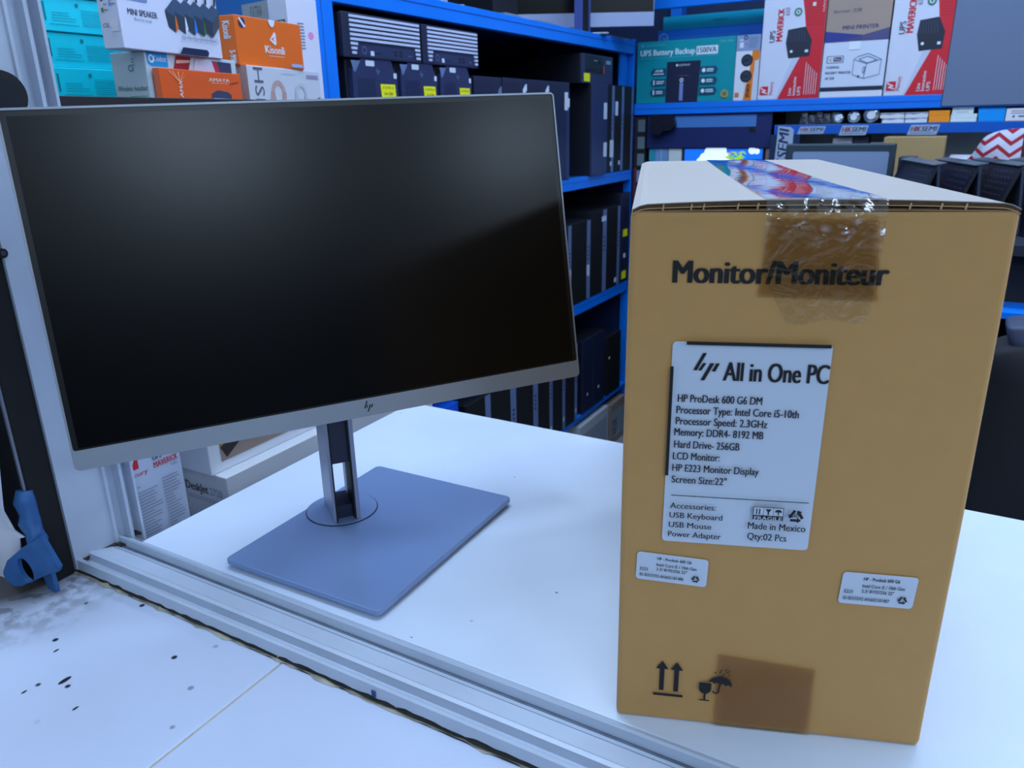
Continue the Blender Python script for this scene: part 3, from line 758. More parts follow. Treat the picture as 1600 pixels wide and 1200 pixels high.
# low bench beside the counter
low = empty('low_bench', (-1.05, 0.80, FZ), 'low pale bench beside the counter carrying printer cartons', 'bench')
G().box((-1.45, 0.4450, -0.240), (-0.742, 1.22, -0.215), mat('bench_top', (190, 196, 204), 0.5), 0.001).build('bench_top', low)
g = G(); g.box((-1.43, 0.46, FZ), (-0.76, 1.20, -0.240), mat('bench_body', (120, 126, 136), 0.6)); g.build('bench_body', low)
RED = I((214, 32, 48)); GREY = I((120, 128, 148)); LGREY = I((150, 158, 178)); WHITE = M_white; NAVY = I((34, 44, 92)); BLUE = I((22, 110, 210))
def mercury_logo(f, a, b, s, rot90=False):
    """red square with a white zigzag; a,b bottom-left, s side (fraction of H)"""
    w = s * f.H / f.W
    f.rect(a, b, a + w, b + s, RED)
    z = [(0.08, 0.10), (0.30, 0.78), (0.42, 0.78), (0.52, 0.48), (0.70, 0.90), (1.25, 0.98), (1.25, 0.90), (0.80, 0.80), (0.55, 0.22), (0.46, 0.22), (0.36, 0.52), (0.20, 0.06)]
    if rot90: f.poly([(a + (1 - y) * w, b + x * s) for x, y in z], WHITE)
    else: f.poly([(a + x * w, b + y * s) for x, y in z], WHITE)
def maverick_spec(f):
    mercury_logo(f, 0.375, 0.872, 0.062); f.text(0.38, 0.842, 0.018, 'ercury', RED, w=0.24, bold=0.01, rot=0)
    f.text(0.69, 0.880, 0.020, 'UPS', I((40, 44, 60)), w=0.10, bold=0.015); f.text(0.69, 0.848, 0.024, 'MAVERICK', RED, w=0.275, bold=0.02); f.text(0.88, 0.830, 0.012, '650', GREY)
    f.text(0.38, 0.795, 0.010, 'Features', GREY, bold=0.02)
    f.lines(0.47, 0.20, 0.72, 0.78, 44, LGREY, 3, 0.5, 0.35); f.lines(0.75, 0.24, 0.96, 0.80, 42, LGREY, 4, 0.6, 0.35)
carton('ups_carton', (-0.7800, 0.418, -0.215), rad(90), 0.1180, 0.26, 0.300, mat('ups_carton_side', (196, 206, 226), 0.4), 'white battery backup carton with grey specification list and red square logo, behind the jamb', front=maverick_spec)
# printer cartons
def desk_front(f):
    f.disc(0.24, 0.52, 0.30, BLUE); f.text(0.205, 0.42, 0.22, 'hp', WHITE, bold=0.01, shear=0.2)
def desk_side(f):
    f.text(0.650, 0.840, 0.062, 'DeskJet', M_ink, w=0.185, bold=0.02); f.text(0.850, 0.838, 0.055, '2720', GREY, w=0.10); f.lines(0.66, 0.775, 0.93, 0.81, 2, LGREY, 1, 0.2)
    f.rect(0.0, 0.0, 0.63, 1.0, I((150, 92, 70)))
carton('printer_carton', (-0.7800, 0.5955, -0.215), rad(90), 0.46, 0.24, 0.199, mat('printer_carton', (206, 208, 212), 0.45), 'white printer carton with blue round logo, lower one of two on the low bench', front=desk_front, side=desk_side)
def tray_front(f):
    f.rect(0.04, 0.10, 0.97, 1.0, I((160, 140, 128)))
    f.poly([(0.042, 0.26), (0.056, 0.17), (0.175, 0.44), (0.170, 0.70), (0.042, 0.44)], I((172, 140, 40))); f.poly([(0.042, 0.25), (0.060, 0.125), (0.185, 0.40), (0.178, 0.50)], I((52, 44, 40)))
def tray_side(f):
    f.poly([(0.50, 0.85), (0.80, 0.70), (0.88, 0.80), (0.88, 0.95), (0.5, 0.98)], I((90, 94, 104))); f.lines(0.30, 0.25, 0.85, 0.48, 4, LGREY, 8)
carton('printer_carton', (-0.8014, 0.5909, -0.0158), rad(90), 0.46, 0.24, 0.135, M_white, 'white carton with a yellow and brown printed panel, stacked on the blue logo carton', front=tray_front, side=tray_side)

# shelf carrying the small electronics boxes at upper left
SZ = 0.4600
shl = empty('wall_rack', (-1.30, 0.9, FZ), 'dark shelf behind the monitor holding headset and speaker boxes', 'shelf')
G().box((-1.655, 0.47, SZ - 0.030), (-1.010, 1.288, SZ), mat('dark_shelf', (26, 20, 24), 0.6), 0.001).build('shelf_board', shl)
g = G(); g.box((-1.655, 0.47, FZ), (-1.46, 0.50, SZ - 0.030), M_blackm); g.build('leg', shl)
g = G(); g.box((-1.655, 1.255, FZ), (-1.46, 1.285, SZ - 0.030), M_blackm); g.build('leg', shl)
TEALD = I((0, 120, 135)); TEALM = I((0, 150, 165))
def toner_front(f):
    f.rect(0.085, 0.32, 0.205, 0.80, I((18, 30, 52))); f.ring(0.145, 0.56, 0.13, 0.19, WHITE); f.rect(0.085, 0.19, 0.205, 0.30, I((170, 210, 225)))
    f.rect(0.225, 0.30, 0.235, 0.82, TEALD); f.lines(0.27, 0.28, 0.42, 0.58, 4, TEALM, 2, 0.3, 0.2); f.rect(0.25, 0.20, 0.43, 0.215, TEALD)
    f.disc(0.435, 0.80, 0.055, TEALD); f.lines(0.455, 0.20, 0.92, 0.70, 8, TEALM, 5, 0.4, 0.25)
ys = [0.4600, 0.5090, 0.5580, 0.6070]
for i, z in enumerate(ys):
    carton('toner_box', (-1.2000 + (0.002, -0.003, 0.0, 0.004)[i], 0.674, z), rad(90), 0.250, 0.33, 0.0483, M_teal,
           ['teal toner box at the bottom of the stack beside the window jamb', 'teal toner box second from the bottom beside the window jamb', 'teal toner box third from the bottom beside the window jamb', 'teal toner box topmost in the stack, cut by the top edge'][i], group='teal toner boxes', front=toner_front)
# headset box with blue tag
def headset_front(f):
    f.poly([(0.02, 1.0), (0.22, 1.0), (0.22, 0.70), (0.05, 0.70), (0.02, 0.76)], I((20, 150, 215)))
    f.ring(0.06, 0.86, 0.05, 0.09, WHITE); f.text(0.085, 0.81, 0.12, 'Celebrat', WHITE, w=0.12)
    f.poly([(0.26, 0.62), (0.42, 0.62), (0.47, 0.97), (0.31, 0.97)], I((150, 30, 34))); f.poly([(0.30, 0.80), (0.44, 0.84), (0.46, 0.90), (0.31, 0.88)], I((230, 170, 150)))
    f.poly([(0.47, 0.62), (0.74, 0.62), (0.70, 0.96), (0.52, 0.97)], I((200, 196, 214))); f.poly([(0.74, 0.55), (0.80, 0.55), (0.76, 0.92), (0.70, 0.94)], I((170, 44, 70))); f.poly([(0.80, 0.55), (0.93, 0.55), (0.93, 0.92), (0.76, 0.93)], I((52, 60, 90)))
def headset_side(f):
    f.text(0.06, 0.18, 0.11, 'Wireless', I((20, 90, 100)), w=0.44, shear=0.25); f.text(0.56, 0.18, 0.11, 'headset', I((20, 90, 100)), w=0.38, shear=0.25); f.rect(0.42, 0.05, 0.92, 0.07, I((110, 170, 176)))
    f.lines(0.60, 0.70, 0.70, 0.88, 3, I((90, 160, 170)), 3); f.ring(0.56, 0.66, 0.05, 0.07, TEALD)
carton('headset_box', (-1.0500, 0.7750, SZ), rad(101.6), 0.2070, 0.062, 0.0643, mat('headset_card', (190, 206, 214), 0.4), 'pale headset box with a blue tag, under the white speaker box', front=headset_front, side=headset_side)
# orange box shrink-wrapped
def amaya_front(f):
    f.text(0.57, 0.66, 0.12, 'AMAYA', I((226, 214, 206)), w=0.27, bold=0.03); f.rect(0.60, 0.60, 0.82, 0.615, I((240, 190, 160)))
    f.text(0.84, 0.56, 0.075, '1034', M_ink, w=0.11, rot=8, shear=0.2)
    f.poly([(0.58, 0.0), (0.58, 0.22), (0.66, 0.36), (0.80, 0.31), (0.84, 0.20), (0.84, 0.0)], I((62, 66, 92))); f.poly([(0.59, 0.0), (0.84, 0.0), (0.84, 0.06), (0.60, 0.08)], I((150, 170, 205)))
    f.text(0.23, 0.06, 0.16, 'AMA', I((240, 226, 220)), w=0.55, rot=86, bold=0.02)
    for i, a in enumerate((0.10, 0.14, 0.20, 0.26, 0.30)): f.poly([(a, 0.92 - i * 0.01), (a + 0.01, 0.92), (0.215, 0.58), (0.205, 0.57)], I((246, 170, 120)))  # pale wedges: shrink-wrap reflections painted into the print
carton('speaker_box', (-1.0371, 0.7852, SZ), rad(101.6), 0.1883, 0.012, 0.0424, mat('orange_wrap', (236, 96, 34), 0.25, coat=0.5), 'orange shrink-wrapped speaker box in front of the pale headset box', front=amaya_front)
# white mini speaker box on top
def mini_front(f):
    f.rrect(-0.0, 0.63, 0.27, 0.80, 0.003, I((120, 140, 190))); f.text(0.07, 0.675, 0.062, 'Model L5 +', I((205, 216, 240)), w=0.16)
    f.text(0.075, 0.445, 0.078, 'MINI SPEAKER', I((58, 64, 92)), w=0.27, bold=0.02); f.text(0.125, 0.375, 0.04, 'Born for music', GREY, w=0.16)
    cols = [(222, 112, 44), (225, 228, 240), (36, 134, 232), (58, 112, 62), (70, 76, 84)]
    for k, c in enumerate(cols):
        a = 0.425 + k * 0.098
        f.poly([(a, 0.58), (a + 0.115, 0.78), (a + 0.185, 0.70), (a + 0.095, 0.52)], I((62, 84, 112)))
        f.poly([(a, 0.58), (a + 0.095, 0.52), (a + 0.085, 0.30), (a + 0.02, 0.36)], I((48, 60, 76)))
        f.poly([(a + 0.095, 0.52), (a + 0.185, 0.70), (a + 0.175, 0.48), (a + 0.085, 0.30)], I(c))
        f.poly([(a + 0.130, 0.76), (a + 0.145, 0.94), (a + 0.165, 0.94), (a + 0.150, 0.76)], M_ink)
    f.lines(0.55, 0.22, 0.93, 0.27, 1, LGREY, 1, 0.0, 0.3)
    for k in range(7): f.ring(0.57 + k * 0.06, 0.245, 0.028, 0.036, LGREY, 12)
    f.poly([(0.50, 0.0), (0.54, 0.10), (0.80, 0.10), (0.82, 0.06), (0.80, 0.0)], I((26, 40, 72)))
def mini_side(f):
    f.lines(0.12, 0.72, 0.80, 0.98, 5, I((70, 84, 118)), 2, 0.3, 0.25)
    for k, (a, b, c) in enumerate(((0.20, 0.60, (14, 16, 26)), (0.60, 0.60, (210, 70, 60)), (0.20, 0.53, (230, 232, 240)), (0.60, 0.53, (60, 160, 235)), (0.20, 0.46, (40, 130, 70)))):
        f.rect(a, b, a + 0.10, b + 0.055, I(c)); f.lines(a + 0.13, b + 0.012, a + 0.32, b + 0.045, 1, GREY, k, 0.3, 0.4)
    f.rect(0.55, 0.22, 0.92, 0.37, WHITE); f.text(0.16, 0.27, 0.05, 'CE', I((50, 60, 90)), w=0.3)
carton('mini_speaker_box', (-1.0325, 0.7336, 0.5245), rad(102.9), 0.2151, 0.034, 0.1000, mat('speaker_white', (218, 220, 238), 0.35), 'white mini speaker box with five coloured speakers pictured, on the pale headset box', front=mini_front, side=mini_side)
# headphone box with sideways lettering
def hsn_front(f):
    f.text(0.075, 0.96, 0.44, 'HSN', I((96, 98, 116)), w=1.35, rot=-90)
    f.rrect(0.79, 0.75, 0.97, 0.87, 0.002, I((150, 146, 176)))
    f.ring(0.375, 0.28, 0.20, 0.36, I((196, 160, 158)), 30, 0, 180); f.poly([(0.275, 0.30), (0.32, 0.30), (0.34, 0.0), (0.26, 0.0)], I((190, 152, 150))); f.poly([(0.43, 0.30), (0.475, 0.30), (0.47, 0.0), (0.41, 0.0)], I((186, 148, 146)))
    f.ring(0.69, 0.26, 0.22, 0.34, I((196, 196, 204)), 30, 0, 180); f.poly([(0.605, 0.28), (0.64, 0.28), (0.65, 0.0), (0.59, 0.0)], I((188, 188, 198))); f.poly([(0.74, 0.28), (0.775, 0.28), (0.78, 0.0), (0.72, 0.0)], I((188, 188, 198)))
    f.rect(0.44, 0.84, 0.63, 0.86, I((190, 194, 206))); f.poly([(0.85, 0.08), (0.97, 0.20), (0.98, 0.17), (0.87, 0.04)], I((90, 90, 110)))
def hsn_side(f): f.rect(0.0, 0.0, 1.0, 1.0, I((176, 142, 140)))
hz_ = 0.0580
carton('headphone_box', (-1.0800, 0.9900, SZ), rad(101), 0.2250, 0.030, hz_, mat('headphone_card', (206, 208, 218), 0.4), 'white headphone box with sideways lettering, under the orange box', front=hsn_front, side=hsn_side)
# orange box
def kis_front(f):
    f.text(0.40, 0.30, 0.16, 'Kisonli', WHITE, w=0.295, bold=0.03); f.rect(0.44, 0.235, 0.69, 0.25, I((250, 190, 150)))
    f.poly([(0.48, 0.58), (0.56, 0.76), (0.58, 0.72), (0.58, 0.50), (0.555, 0.48)], WHITE); f.poly([(0.50, 0.60), (0.565, 0.66), (0.535, 0.60), (0.565, 0.55)], M_orange)
    f.disc(0.095, 0.86, 0.10, NAVY); f.poly([(0.05, 0.93), (0.07, 0.96), (0.14, 0.79), (0.12, 0.76)], WHITE)
    f.rrect(0.79, 0.045, 0.97, 0.115, 0.001, I((150, 180, 225))); f.poly([(0.53 + 0.048 * math.cos(math.pi * (1 + i / 12)), 1.0 + 0.15 * math.sin(math.pi * (1 + i / 12))) for i in range(13)], WHITE)
def kis_side(f):
    f.text(0.42, 0.88, 0.20, 'Kisonli', WHITE, w=0.34, rot=-90, bold=0.02); f.text(0.62, 0.30, 0.16, 'S-999', WHITE, w=0.26, rot=-90, bold=0.03)
kz = SZ + hz_
carton('orange_box', (-1.0900, 0.9850, kz), rad(96.3), 0.1730, 0.045, 0.0780, M_orange, 'orange box with white logo and lettering, standing on the white headphone box', front=kis_front, side=kis_side)
# white box with bass lettering
def bass_side(f):
    f.rect(0.0, 0.0, 0.60, 1.0, I((150, 156, 162))); f.text(0.22, 0.735, 0.10, 'BASS', I((60, 62, 72)), w=0.26, bold=0.01); f.text(0.20, 0.865, 0.10, 'EXTRA', I((92, 94, 104)), w=0.26)
    f.rect(0.60, 0.30, 0.95, 0.80, I((74, 72, 72))); f.disc(0.67, 0.62, 0.16, I((80, 180, 140))); f.disc(0.86, 0.66, 0.13, I((140, 220, 170)))
    f.ring(0.86, 0.66, 0.09, 0.10, I((110, 200, 150)))
def bass_front(f):
    f.lines(0.30, 0.52, 0.52, 0.78, 9, GREY, 6, 0.1, 0.5); f.disc(0.72, 0.66, 0.035, I((226, 140, 200)))
carton('headphone_box', (-1.1680, 1.1870, SZ), rad(80), 0.0700, 0.15, 0.192, mat('bass_card', (214, 216, 234), 0.4), 'tall white box with barcode and bass lettering, behind the orange box', front=bass_front, side=bass_side)

# ================================================================== BLUE RACK with computers
RX = -1.2; R0, R1 = 1.2930, 3.0900; RB = -1.640
rack = empty('storage_rack', (RX - 0.2, (R0 + R1) / 2, FZ), 'blue steel storage rack full of used desktop computers', 'rack')
D1, D2, D3, D4 = 0.7110, 0.2265, -0.2340, -0.7020
def beam(name, z0, z1):
    g = G(); g.box((RX - 0.028, R0, z0), (RX, R1, z1 - 0.0008), M_blue, 0.0015); h = z1 - z0
    g.box((RX, R0, z0 + h * 0.62), (RX + 0.0012, R1, z0 + h * 0.66), mat('rack_line', (8, 84, 180), 0.5)); g.build(name, rack)
beam('shelf_beam', 0.6640, D1); beam('shelf_beam', 0.1850, D2); beam('shelf_beam', -0.2790, D3); beam('shelf_beam', -0.7220, D4)
for zt in (D1, D2, D3, D4):
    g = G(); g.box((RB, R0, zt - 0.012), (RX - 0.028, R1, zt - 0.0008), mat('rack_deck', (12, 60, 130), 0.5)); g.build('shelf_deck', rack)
for (x0, x1, y0, y1, zt_) in ((RX - 0.034, RX + 0.0015, 1.2950, 1.3515, 1.74), (RX - 0.034, RX - 0.0010, 3.0890, 3.0990, 0.720), (RB, RB + 0.04, 1.2950, 1.3400, 1.74), (RB, RB + 0.025, 3.0890, 3.0990, 0.720)):
    g = G(); g.box((x0, y0, FZ), (x1, y1, zt_), M_blue, 0.0012)
    g.box((x1, y0 + 0.020, FZ), (x1 + 0.0004, y0 + 0.0225, zt_), mat('rack_line', (8, 84, 180), 0.5)); g.build('post', rack)
g = G(); g.box((RX - 0.034, 2.6050, D1), (RX - 0.004, 2.6090, 1.74), mat('upright_edge', (62, 78, 140), 0.5)); g.box((RX - 0.034, 2.6690, D1), (RX - 0.004, 2.6730, 1.74), mat('upright_edge', (62, 78, 140), 0.5)); g.box((RX - 0.034, 2.6090, D1), (RX - 0.010, 2.6690, 1.74), M_blackm); g.build('post', rack)['label'] = 'dark upright with pale edges'
g = G(); g.box((RX - 0.030, 3.0000, 0.5480), (RX - 0.022, 3.0700, 0.6640), M_blue); g.build('post_top', rack)  # visible top of the end post, built as a short plate
g = G(); g.box((RB, 3.0995, FZ), (RX - 0.036, 3.1030, D1), mat('rack_back', (14, 40, 86), 0.6)); g.build('dark_end_sheet', rack)  # added dark sheet hiding the pale wall, for the dark depth behind the rack
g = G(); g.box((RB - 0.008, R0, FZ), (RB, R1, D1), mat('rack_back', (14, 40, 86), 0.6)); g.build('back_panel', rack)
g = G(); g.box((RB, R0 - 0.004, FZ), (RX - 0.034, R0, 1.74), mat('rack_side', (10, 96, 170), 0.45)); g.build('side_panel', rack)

T90 = rad(90)
def fpc(P, W, H): return Face(Vector(P), Vector((0, W, 0)), Vector((0, 0, H)))
# desktop with silver vents lying flat
def vented(y0, W, z, lab):
    H = 0.0900; P = Vector((RX + 0.004, y0, z)); r = empty('desktop_computer', (RX - 0.14, y0 + W / 2, z), lab, 'computer', 'silver striped desktop computers')
    g = G(); obox(g, P, T90, (0, -0.29, 0), (W, -0.004, H), M_black, 0.004); g.build('case', r)
    g = G(); obox(g, P, T90, (0, -0.004, 0), (W, 0.0, H), M_pc2, 0.0015); g.build('front_bezel', r)
    f = fpc(P, W, H); f.first = 0.0004
    g2 = G()
    for k in range(9):
        b0 = 0.955 - k * 0.1015
        if k < 6: segs = [(0.085, 0.985)]
        else: segs = [(0.085 + 0.005 * (k - 6), 0.165 - 0.01 * (k - 6)), (0.915 + 0.008 * (k - 6), 0.985)]
        for a0, a1 in segs:
            obox(g2, P, T90, (a0 * W, 0.0, (b0 - 0.058) * H), (a1 * W, 0.0022, b0 * H), M_vent)
    g2.build('vent_slats', r)
    f.poly([(0.175, 0.045), (0.90, 0.045), (0.89, 0.315), (0.165, 0.315)], M_pc)
    for a, b in ((0.62, 0.19), (0.62, 0.11), (0.69, 0.19), (0.69, 0.11)): f.rect(a, b, a + 0.045, b + 0.05, M_blackm)
    f.rect(0.38, 0.13, 0.46, 0.15, M_blackm); f.disc(0.78, 0.14, 0.02, M_blackm); f.rect(0.81, 0.14, 0.86, 0.155, M_strip); f.ring(0.24, 0.19, 0.07, 0.085, M_strip)
    f.build('port_panel', r)
    f = fpc(P, W, H); f.first = 0.001; f.rrect(0.315, 0.075, 0.36, 0.185, 0.001, M_label); f.build('sticker', r)
TZ = 0.5585 - D2
vented(1.3720, 0.2800, D2 + TZ, 'striped silver desktop computer lying on the towers, next to the rack post')
vented(1.6600, 0.2550, D2 + TZ, 'striped silver desktop computer lying on the towers, second from the rack post')
# towers with yellow labels
def tower(y0, W, lab):
    H = TZ; P = Vector((RX + 0.002, y0, D2)); r = empty('tower_computer', (RX - 0.2, y0 + W / 2, D2), lab, 'computer', 'black towers with yellow labels')
    g = G(); obox(g, P, T90, (0, -0.38, 0), (W, -0.012, H), M_black, 0.003); g.build('case', r)
    g = G(); u, n = dirs(T90)
    pts = [(0.02, 0), (0.98, 0), (0.99, 0.88), (0.86, 1.0), (0.24, 1.0), (0.05, 0.93)]
    g.prism([P + u * (a * W) + Vector((0, 0, b * H)) - n * 0.012 for a, b in pts], n * 0.012, M_pc); g.build('front_bezel', r)
    f = fpc(P, W, H); f.first = 0.0006
    f.poly([(0.03, 0.985), (0.22, 0.985), (0.11, 0.915), (0.08, 0.915)], M_strip)
    for k in range(9): f.rect(0.15 + k * 0.042, 0.10, 0.16 + k * 0.042, 0.88, M_pc2); f.k -= 1
    f.hp(0.57, 0.925, 0.045, M_strip); f.rect(0.93, 0.60, 0.95, 0.80, M_blackm); f.build('grille', r)
    f = fpc(P, W, H); f.first = 0.001; f.poly([(0.62, 0.74), (0.94, 0.74), (0.92, 0.845), (0.60, 0.845)], M_yellow)
    f.text(0.655, 0.815, 0.016, 'i7 10 TH 16', M_ink, w=0.23, bold=0.02); f.text(0.68, 0.775, 0.018, '16 GB', M_ink, w=0.18, bold=0.02); f.build('yellow_label', r)
    f = fpc(P, W, H); f.first = 0.001; f.rrect(0.32, 0.955, 0.50, 0.99, 0.002, M_label); f.build('sticker', r)
    f = fpc(P, W, H); f.first = 0.001; f.rrect(0.90, 0.885, 0.97, 0.92, 0.002, M_label); f.build('sticker', r)
tower(1.3880, 0.1690, 'black tower with yellow label, leftmost under the striped computers')
tower(1.5620, 0.1590, 'black tower with yellow label, middle one under the striped computers')
tower(1.7260, 0.1560, 'black tower with yellow label, right one under the striped computers')
# plain dark towers with ribbed fronts
def ribbed(y0, W, H, lab, white=False, corner=False):
    P = Vector((RX + 0.002, y0, D2)); r = empty('tower_computer', (RX - 0.2, y0 + W / 2, D2), lab, 'computer', 'dark ribbed towers')
    g = G(); obox(g, P, T90, (0, -0.36, 0), (W, -0.008, H), M_black, 0.003); g.build('case', r)
    g = G(); obox(g, P, T90, (0, -0.008, 0), (W, 0, H), M_pc2, 0.002); g.build('front_bezel', r)
    f = fpc(P, W, H); f.first = 0.0004
    for k in range(8): f.rect(0.06 + k * 0.085, 0.45, 0.075 + k * 0.085, 0.965, M_black); f.k -= 1
    f.k += 1
    f.poly([(0.80, 0.0), (0.99, 0.0), (0.99, 0.93), (0.88, 0.90), (0.80, 0.80)], M_strip if corner else M_pc); f.build('grille', r)
    if white:
        f = fpc(P, W, H); f.first = 0.001
        if white == 1: f.poly([(0.80, 0.84), (0.98, 0.90), (0.98, 0.955), (0.92, 0.955), (0.80, 0.905)], M_label)
        else: f.poly([(0.72, 0.72), (0.90, 0.72), (0.905, 0.75), (0.99, 0.75), (0.99, 0.84), (0.90, 0.84), (0.90, 0.90), (0.72, 0.90)], M_label)
        f.build('sticker', r)
ribbed(1.8950, 0.1480, 0.3140, 'dark ribbed tower without sticker, beside the yellow-labelled towers', corner=True)
ribbed(2.0500, 0.1460, 0.3150, 'dark ribbed tower with a torn white sticker, second along from the yellow-labelled towers', 1)
ribbed(2.2020, 0.1420, 0.3150, 'dark ribbed tower with a torn white sticker, third along from the yellow-labelled towers', 1)
ribbed(2.3510, 0.1440, 0.3150, 'dark tower with a tall white sticker just right of the monitor corner', 2)
# upright slim desktops
GRP = {}
def slim(y0, W, z, H, lab, group, strip=0.0, stickers=(), side='r', proud=0.0, frame=M_black, face=M_blackm, depth=0.34):
    P = Vector((RX + 0.002 + proud, y0, z)); r = empty('slim_computer', (RX - 0.18, y0 + W / 2, z), lab, 'computer', group)
    g = G(); obox(g, P, T90, (0, -depth, 0), (W, -0.006, H), M_black, 0.002); g.build('case', r)
    g = G(); obox(g, P, T90, (0, -0.006, 0), (W, 0, H), face, 0.0015); g.build('front_bezel', r)
    if strip:
        f = fpc(P, W, H); f.first = 0.0005; f.rect(1 - strip, 0.005, 0.995, 0.995, M_strip)
        for b in (0.50, 0.55, 0.60, 0.65): f.rect(1 - strip * 0.65, b, 1 - strip * 0.35, b + 0.025, M_blackm); f.k -= 1
        f.build('port_strip', r)
    if stickers:
        for (a0, b0, a1, b1, m) in stickers:
            f = fpc(P, W, H); f.first = 0.001; f.rect(a0, b0, a1, b1, m); f.build('sticker', r)
g1 = 'slim desktops standing at the right end of the upper shelf'
Hs = 0.3170
slim(2.6560, 0.1420, D2, Hs, 'slim dark computer with optical slot, left one under the lying computer', g1, 0.0, ((0.72, 0.62, 0.94, 0.80, M_label), (0.74, 0.20, 0.96, 0.36, M_label)), face=M_pc, depth=0.40, proud=0.012)
slim(2.8020, 0.0870, D2, Hs, 'slim dark computer with two white stickers, second under the lying computer', g1, 0.28, ((0.55, 0.18, 0.98, 0.38, M_label), (0.60, 0.08, 0.80, 0.13, M_label)))
slim(2.8930, 0.0930, D2, Hs, 'slim dark computer with one white sticker, second from the rack end', g1, 0.25, ((0.05, 0.66, 0.35, 0.82, M_label), (0.50, 0.08, 0.68, 0.13, M_label)))
slim(2.9900, 0.0960, D2, Hs, 'slim dark computer at the rack end, upper shelf', g1, 0.20, ())
f = None
# lying computer on top of them
P = Vector((RX + 0.004, 2.5890, D2 + Hs)); r = empty('desktop_computer', (RX - 0.18, 2.72, D2 + Hs), 'dark desktop computer with red tab, lying across the upright slim ones', 'computer')
W, H = 0.2720, 0.0960
g = G(); obox(g, P, T90, (0, -0.36, 0), (W, -0.006, H), M_black, 0.002); g.build('case', r)
g = G(); obox(g, P, T90, (0, -0.006, 0), (W, 0, H), M_pc, 0.0015); g.build('front_bezel', r)
f = fpc(P, W, H); f.first = 0.0005; f.rect(0.10, 0.36, 0.66, 0.96, M_black); f.rect(0.13, 0.40, 0.62, 0.50, M_blackm); f.rect(0.36, 0.78, 0.48, 0.82, M_strip); f.rect(0.50, 0.70, 0.58, 0.80, M_blackm)
for a in (0.46, 0.53): f.disc(a, 0.45, 0.02, M_strip)
f.build('drive_bay', r)
f = fpc(P, W, H); f.first = 0.001; f.rect(0.67, 0.38, 0.70, 0.64, I((226, 50, 48))); f.build('red_tab', r)
f = fpc(P, W, H); f.first = 0.001; f.rect(0.05, 0.06, 0.24, 0.34, M_yellow); f.build('yellow_label', r)
f = fpc(P, W, H); f.first = 0.001; f.rrect(0.76, 0.72, 0.92, 0.85, 0.002, I((110, 150, 170))); f.build('badge', r)

# second shelf
g2 = 'slim desktops standing on the middle shelf'
slim(2.3900, 0.1250, D3, 0.300, 'slim dark computer on the middle shelf, half hidden by the monitor edge', g2, 0.22, ((0.80, 0.30, 0.97, 0.46, M_label),))
slim(2.5180, 0.1640, D3, 0.302, 'slim dark computer on the middle shelf with a pale strip, first in full view', g2, 0.20, ((0.80, 0.30, 0.95, 0.44, M_label),))
slim(2.6880, 0.1500, D3, 0.326, 'taller slim computer on the middle shelf with an oval white sticker', g2, 0.26, ((0.66, 0.86, 0.95, 0.92, M_label),))
slim(2.8420, 0.1350, D3, 0.326, 'taller slim computer on the middle shelf, third from the left', g2, 0.20, ((0.60, 0.05, 0.78, 0.11, M_label),))
slim(2.9850, 0.0980, D3, 0.370, 'dark tower with two yellow stickers at the end of the middle shelf', g2, 0.0, ((0.25, 0.52, 0.75, 0.60, M_yellow), (0.20, 0.04, 0.70, 0.13, M_yellow), (0.35, 0.28, 0.6, 0.33, M_label)), face=M_pc2)
# third shelf
g3 = 'slim desktops standing on the lower shelf'
tt = [(1.7900, 0.1380), (1.9310, 0.1610), (2.0950, 0.1520), (2.2500, 0.1120), (2.3640, 0.1030), (2.4700, 0.1050)]
labs3 = ['slim computer on the lower shelf right above the far counter corner', 'wide slim computer on the lower shelf, third from the counter corner', 'slim computer on the lower shelf, fourth from the counter corner', 'slim computer on the lower shelf, fifth from the counter corner', 'slim computer on the lower shelf, sixth from the counter corner', 'slim computer on the lower shelf with a thin strip, under the monitor corner']
for (y, w), lb in zip(tt, labs3): slim(y, w, D4, 0.315, lb, g3, 0.24, ((0.82, 0.10, 0.92, 0.16, M_label),) if y > 2.0 else ())
slim(2.6250, 0.1000, D4, 0.305, 'tall slim computer with a pale top on the lower shelf, left of a pair', g3, 0.0, ((0.40, 0.22, 0.52, 0.26, M_label),), face=M_pc2)
slim(2.7290, 0.1150, D4, 0.305, 'tall slim computer with a pale top on the lower shelf, right of a pair', g3, 0.0, ((0.40, 0.22, 0.52, 0.26, M_label),), face=M_pc2)
slim(2.8700, 0.1500, D4, 0.260, 'dark tower at the far end of the lower shelf', g3, 0.0, ((0.1, 0.62, 0.2, 0.66, M_label),))
def bluebox(f): f.rect(0.1, 0.55, 0.5, 0.8, RED); f.text(0.55, 0.5, 0.25, 'tp', WHITE)
carton('blue_carton', (RX, 1.5700, D4), T90, 0.180, 0.25, 0.345, mat('blue_carton', (16, 84, 205), 0.4), 'small blue carton just visible at the far counter corner', front=bluebox)
# cartons on the floor under the rack
def dull(f): f.rect(0.06, 0.15, 0.94, 0.80, I((150, 158, 170))); f.lines(0.1, 0.2, 0.6, 0.6, 4, GREY, 5)
carton('floor_carton', (RX + 0.01, 2.5900, FZ), T90, 0.2900, 0.35, 0.205, mat('dull_white', (186, 190, 194), 0.5), 'dull white carton on the floor under the rack', front=dull)
carton('floor_carton', (RX + 0.01, 2.9100, FZ), T90, 0.1600, 0.3, 0.195, mat('dull_beige', (150, 132, 116), 0.6), 'beige carton on the floor under the rack end', front=dull)

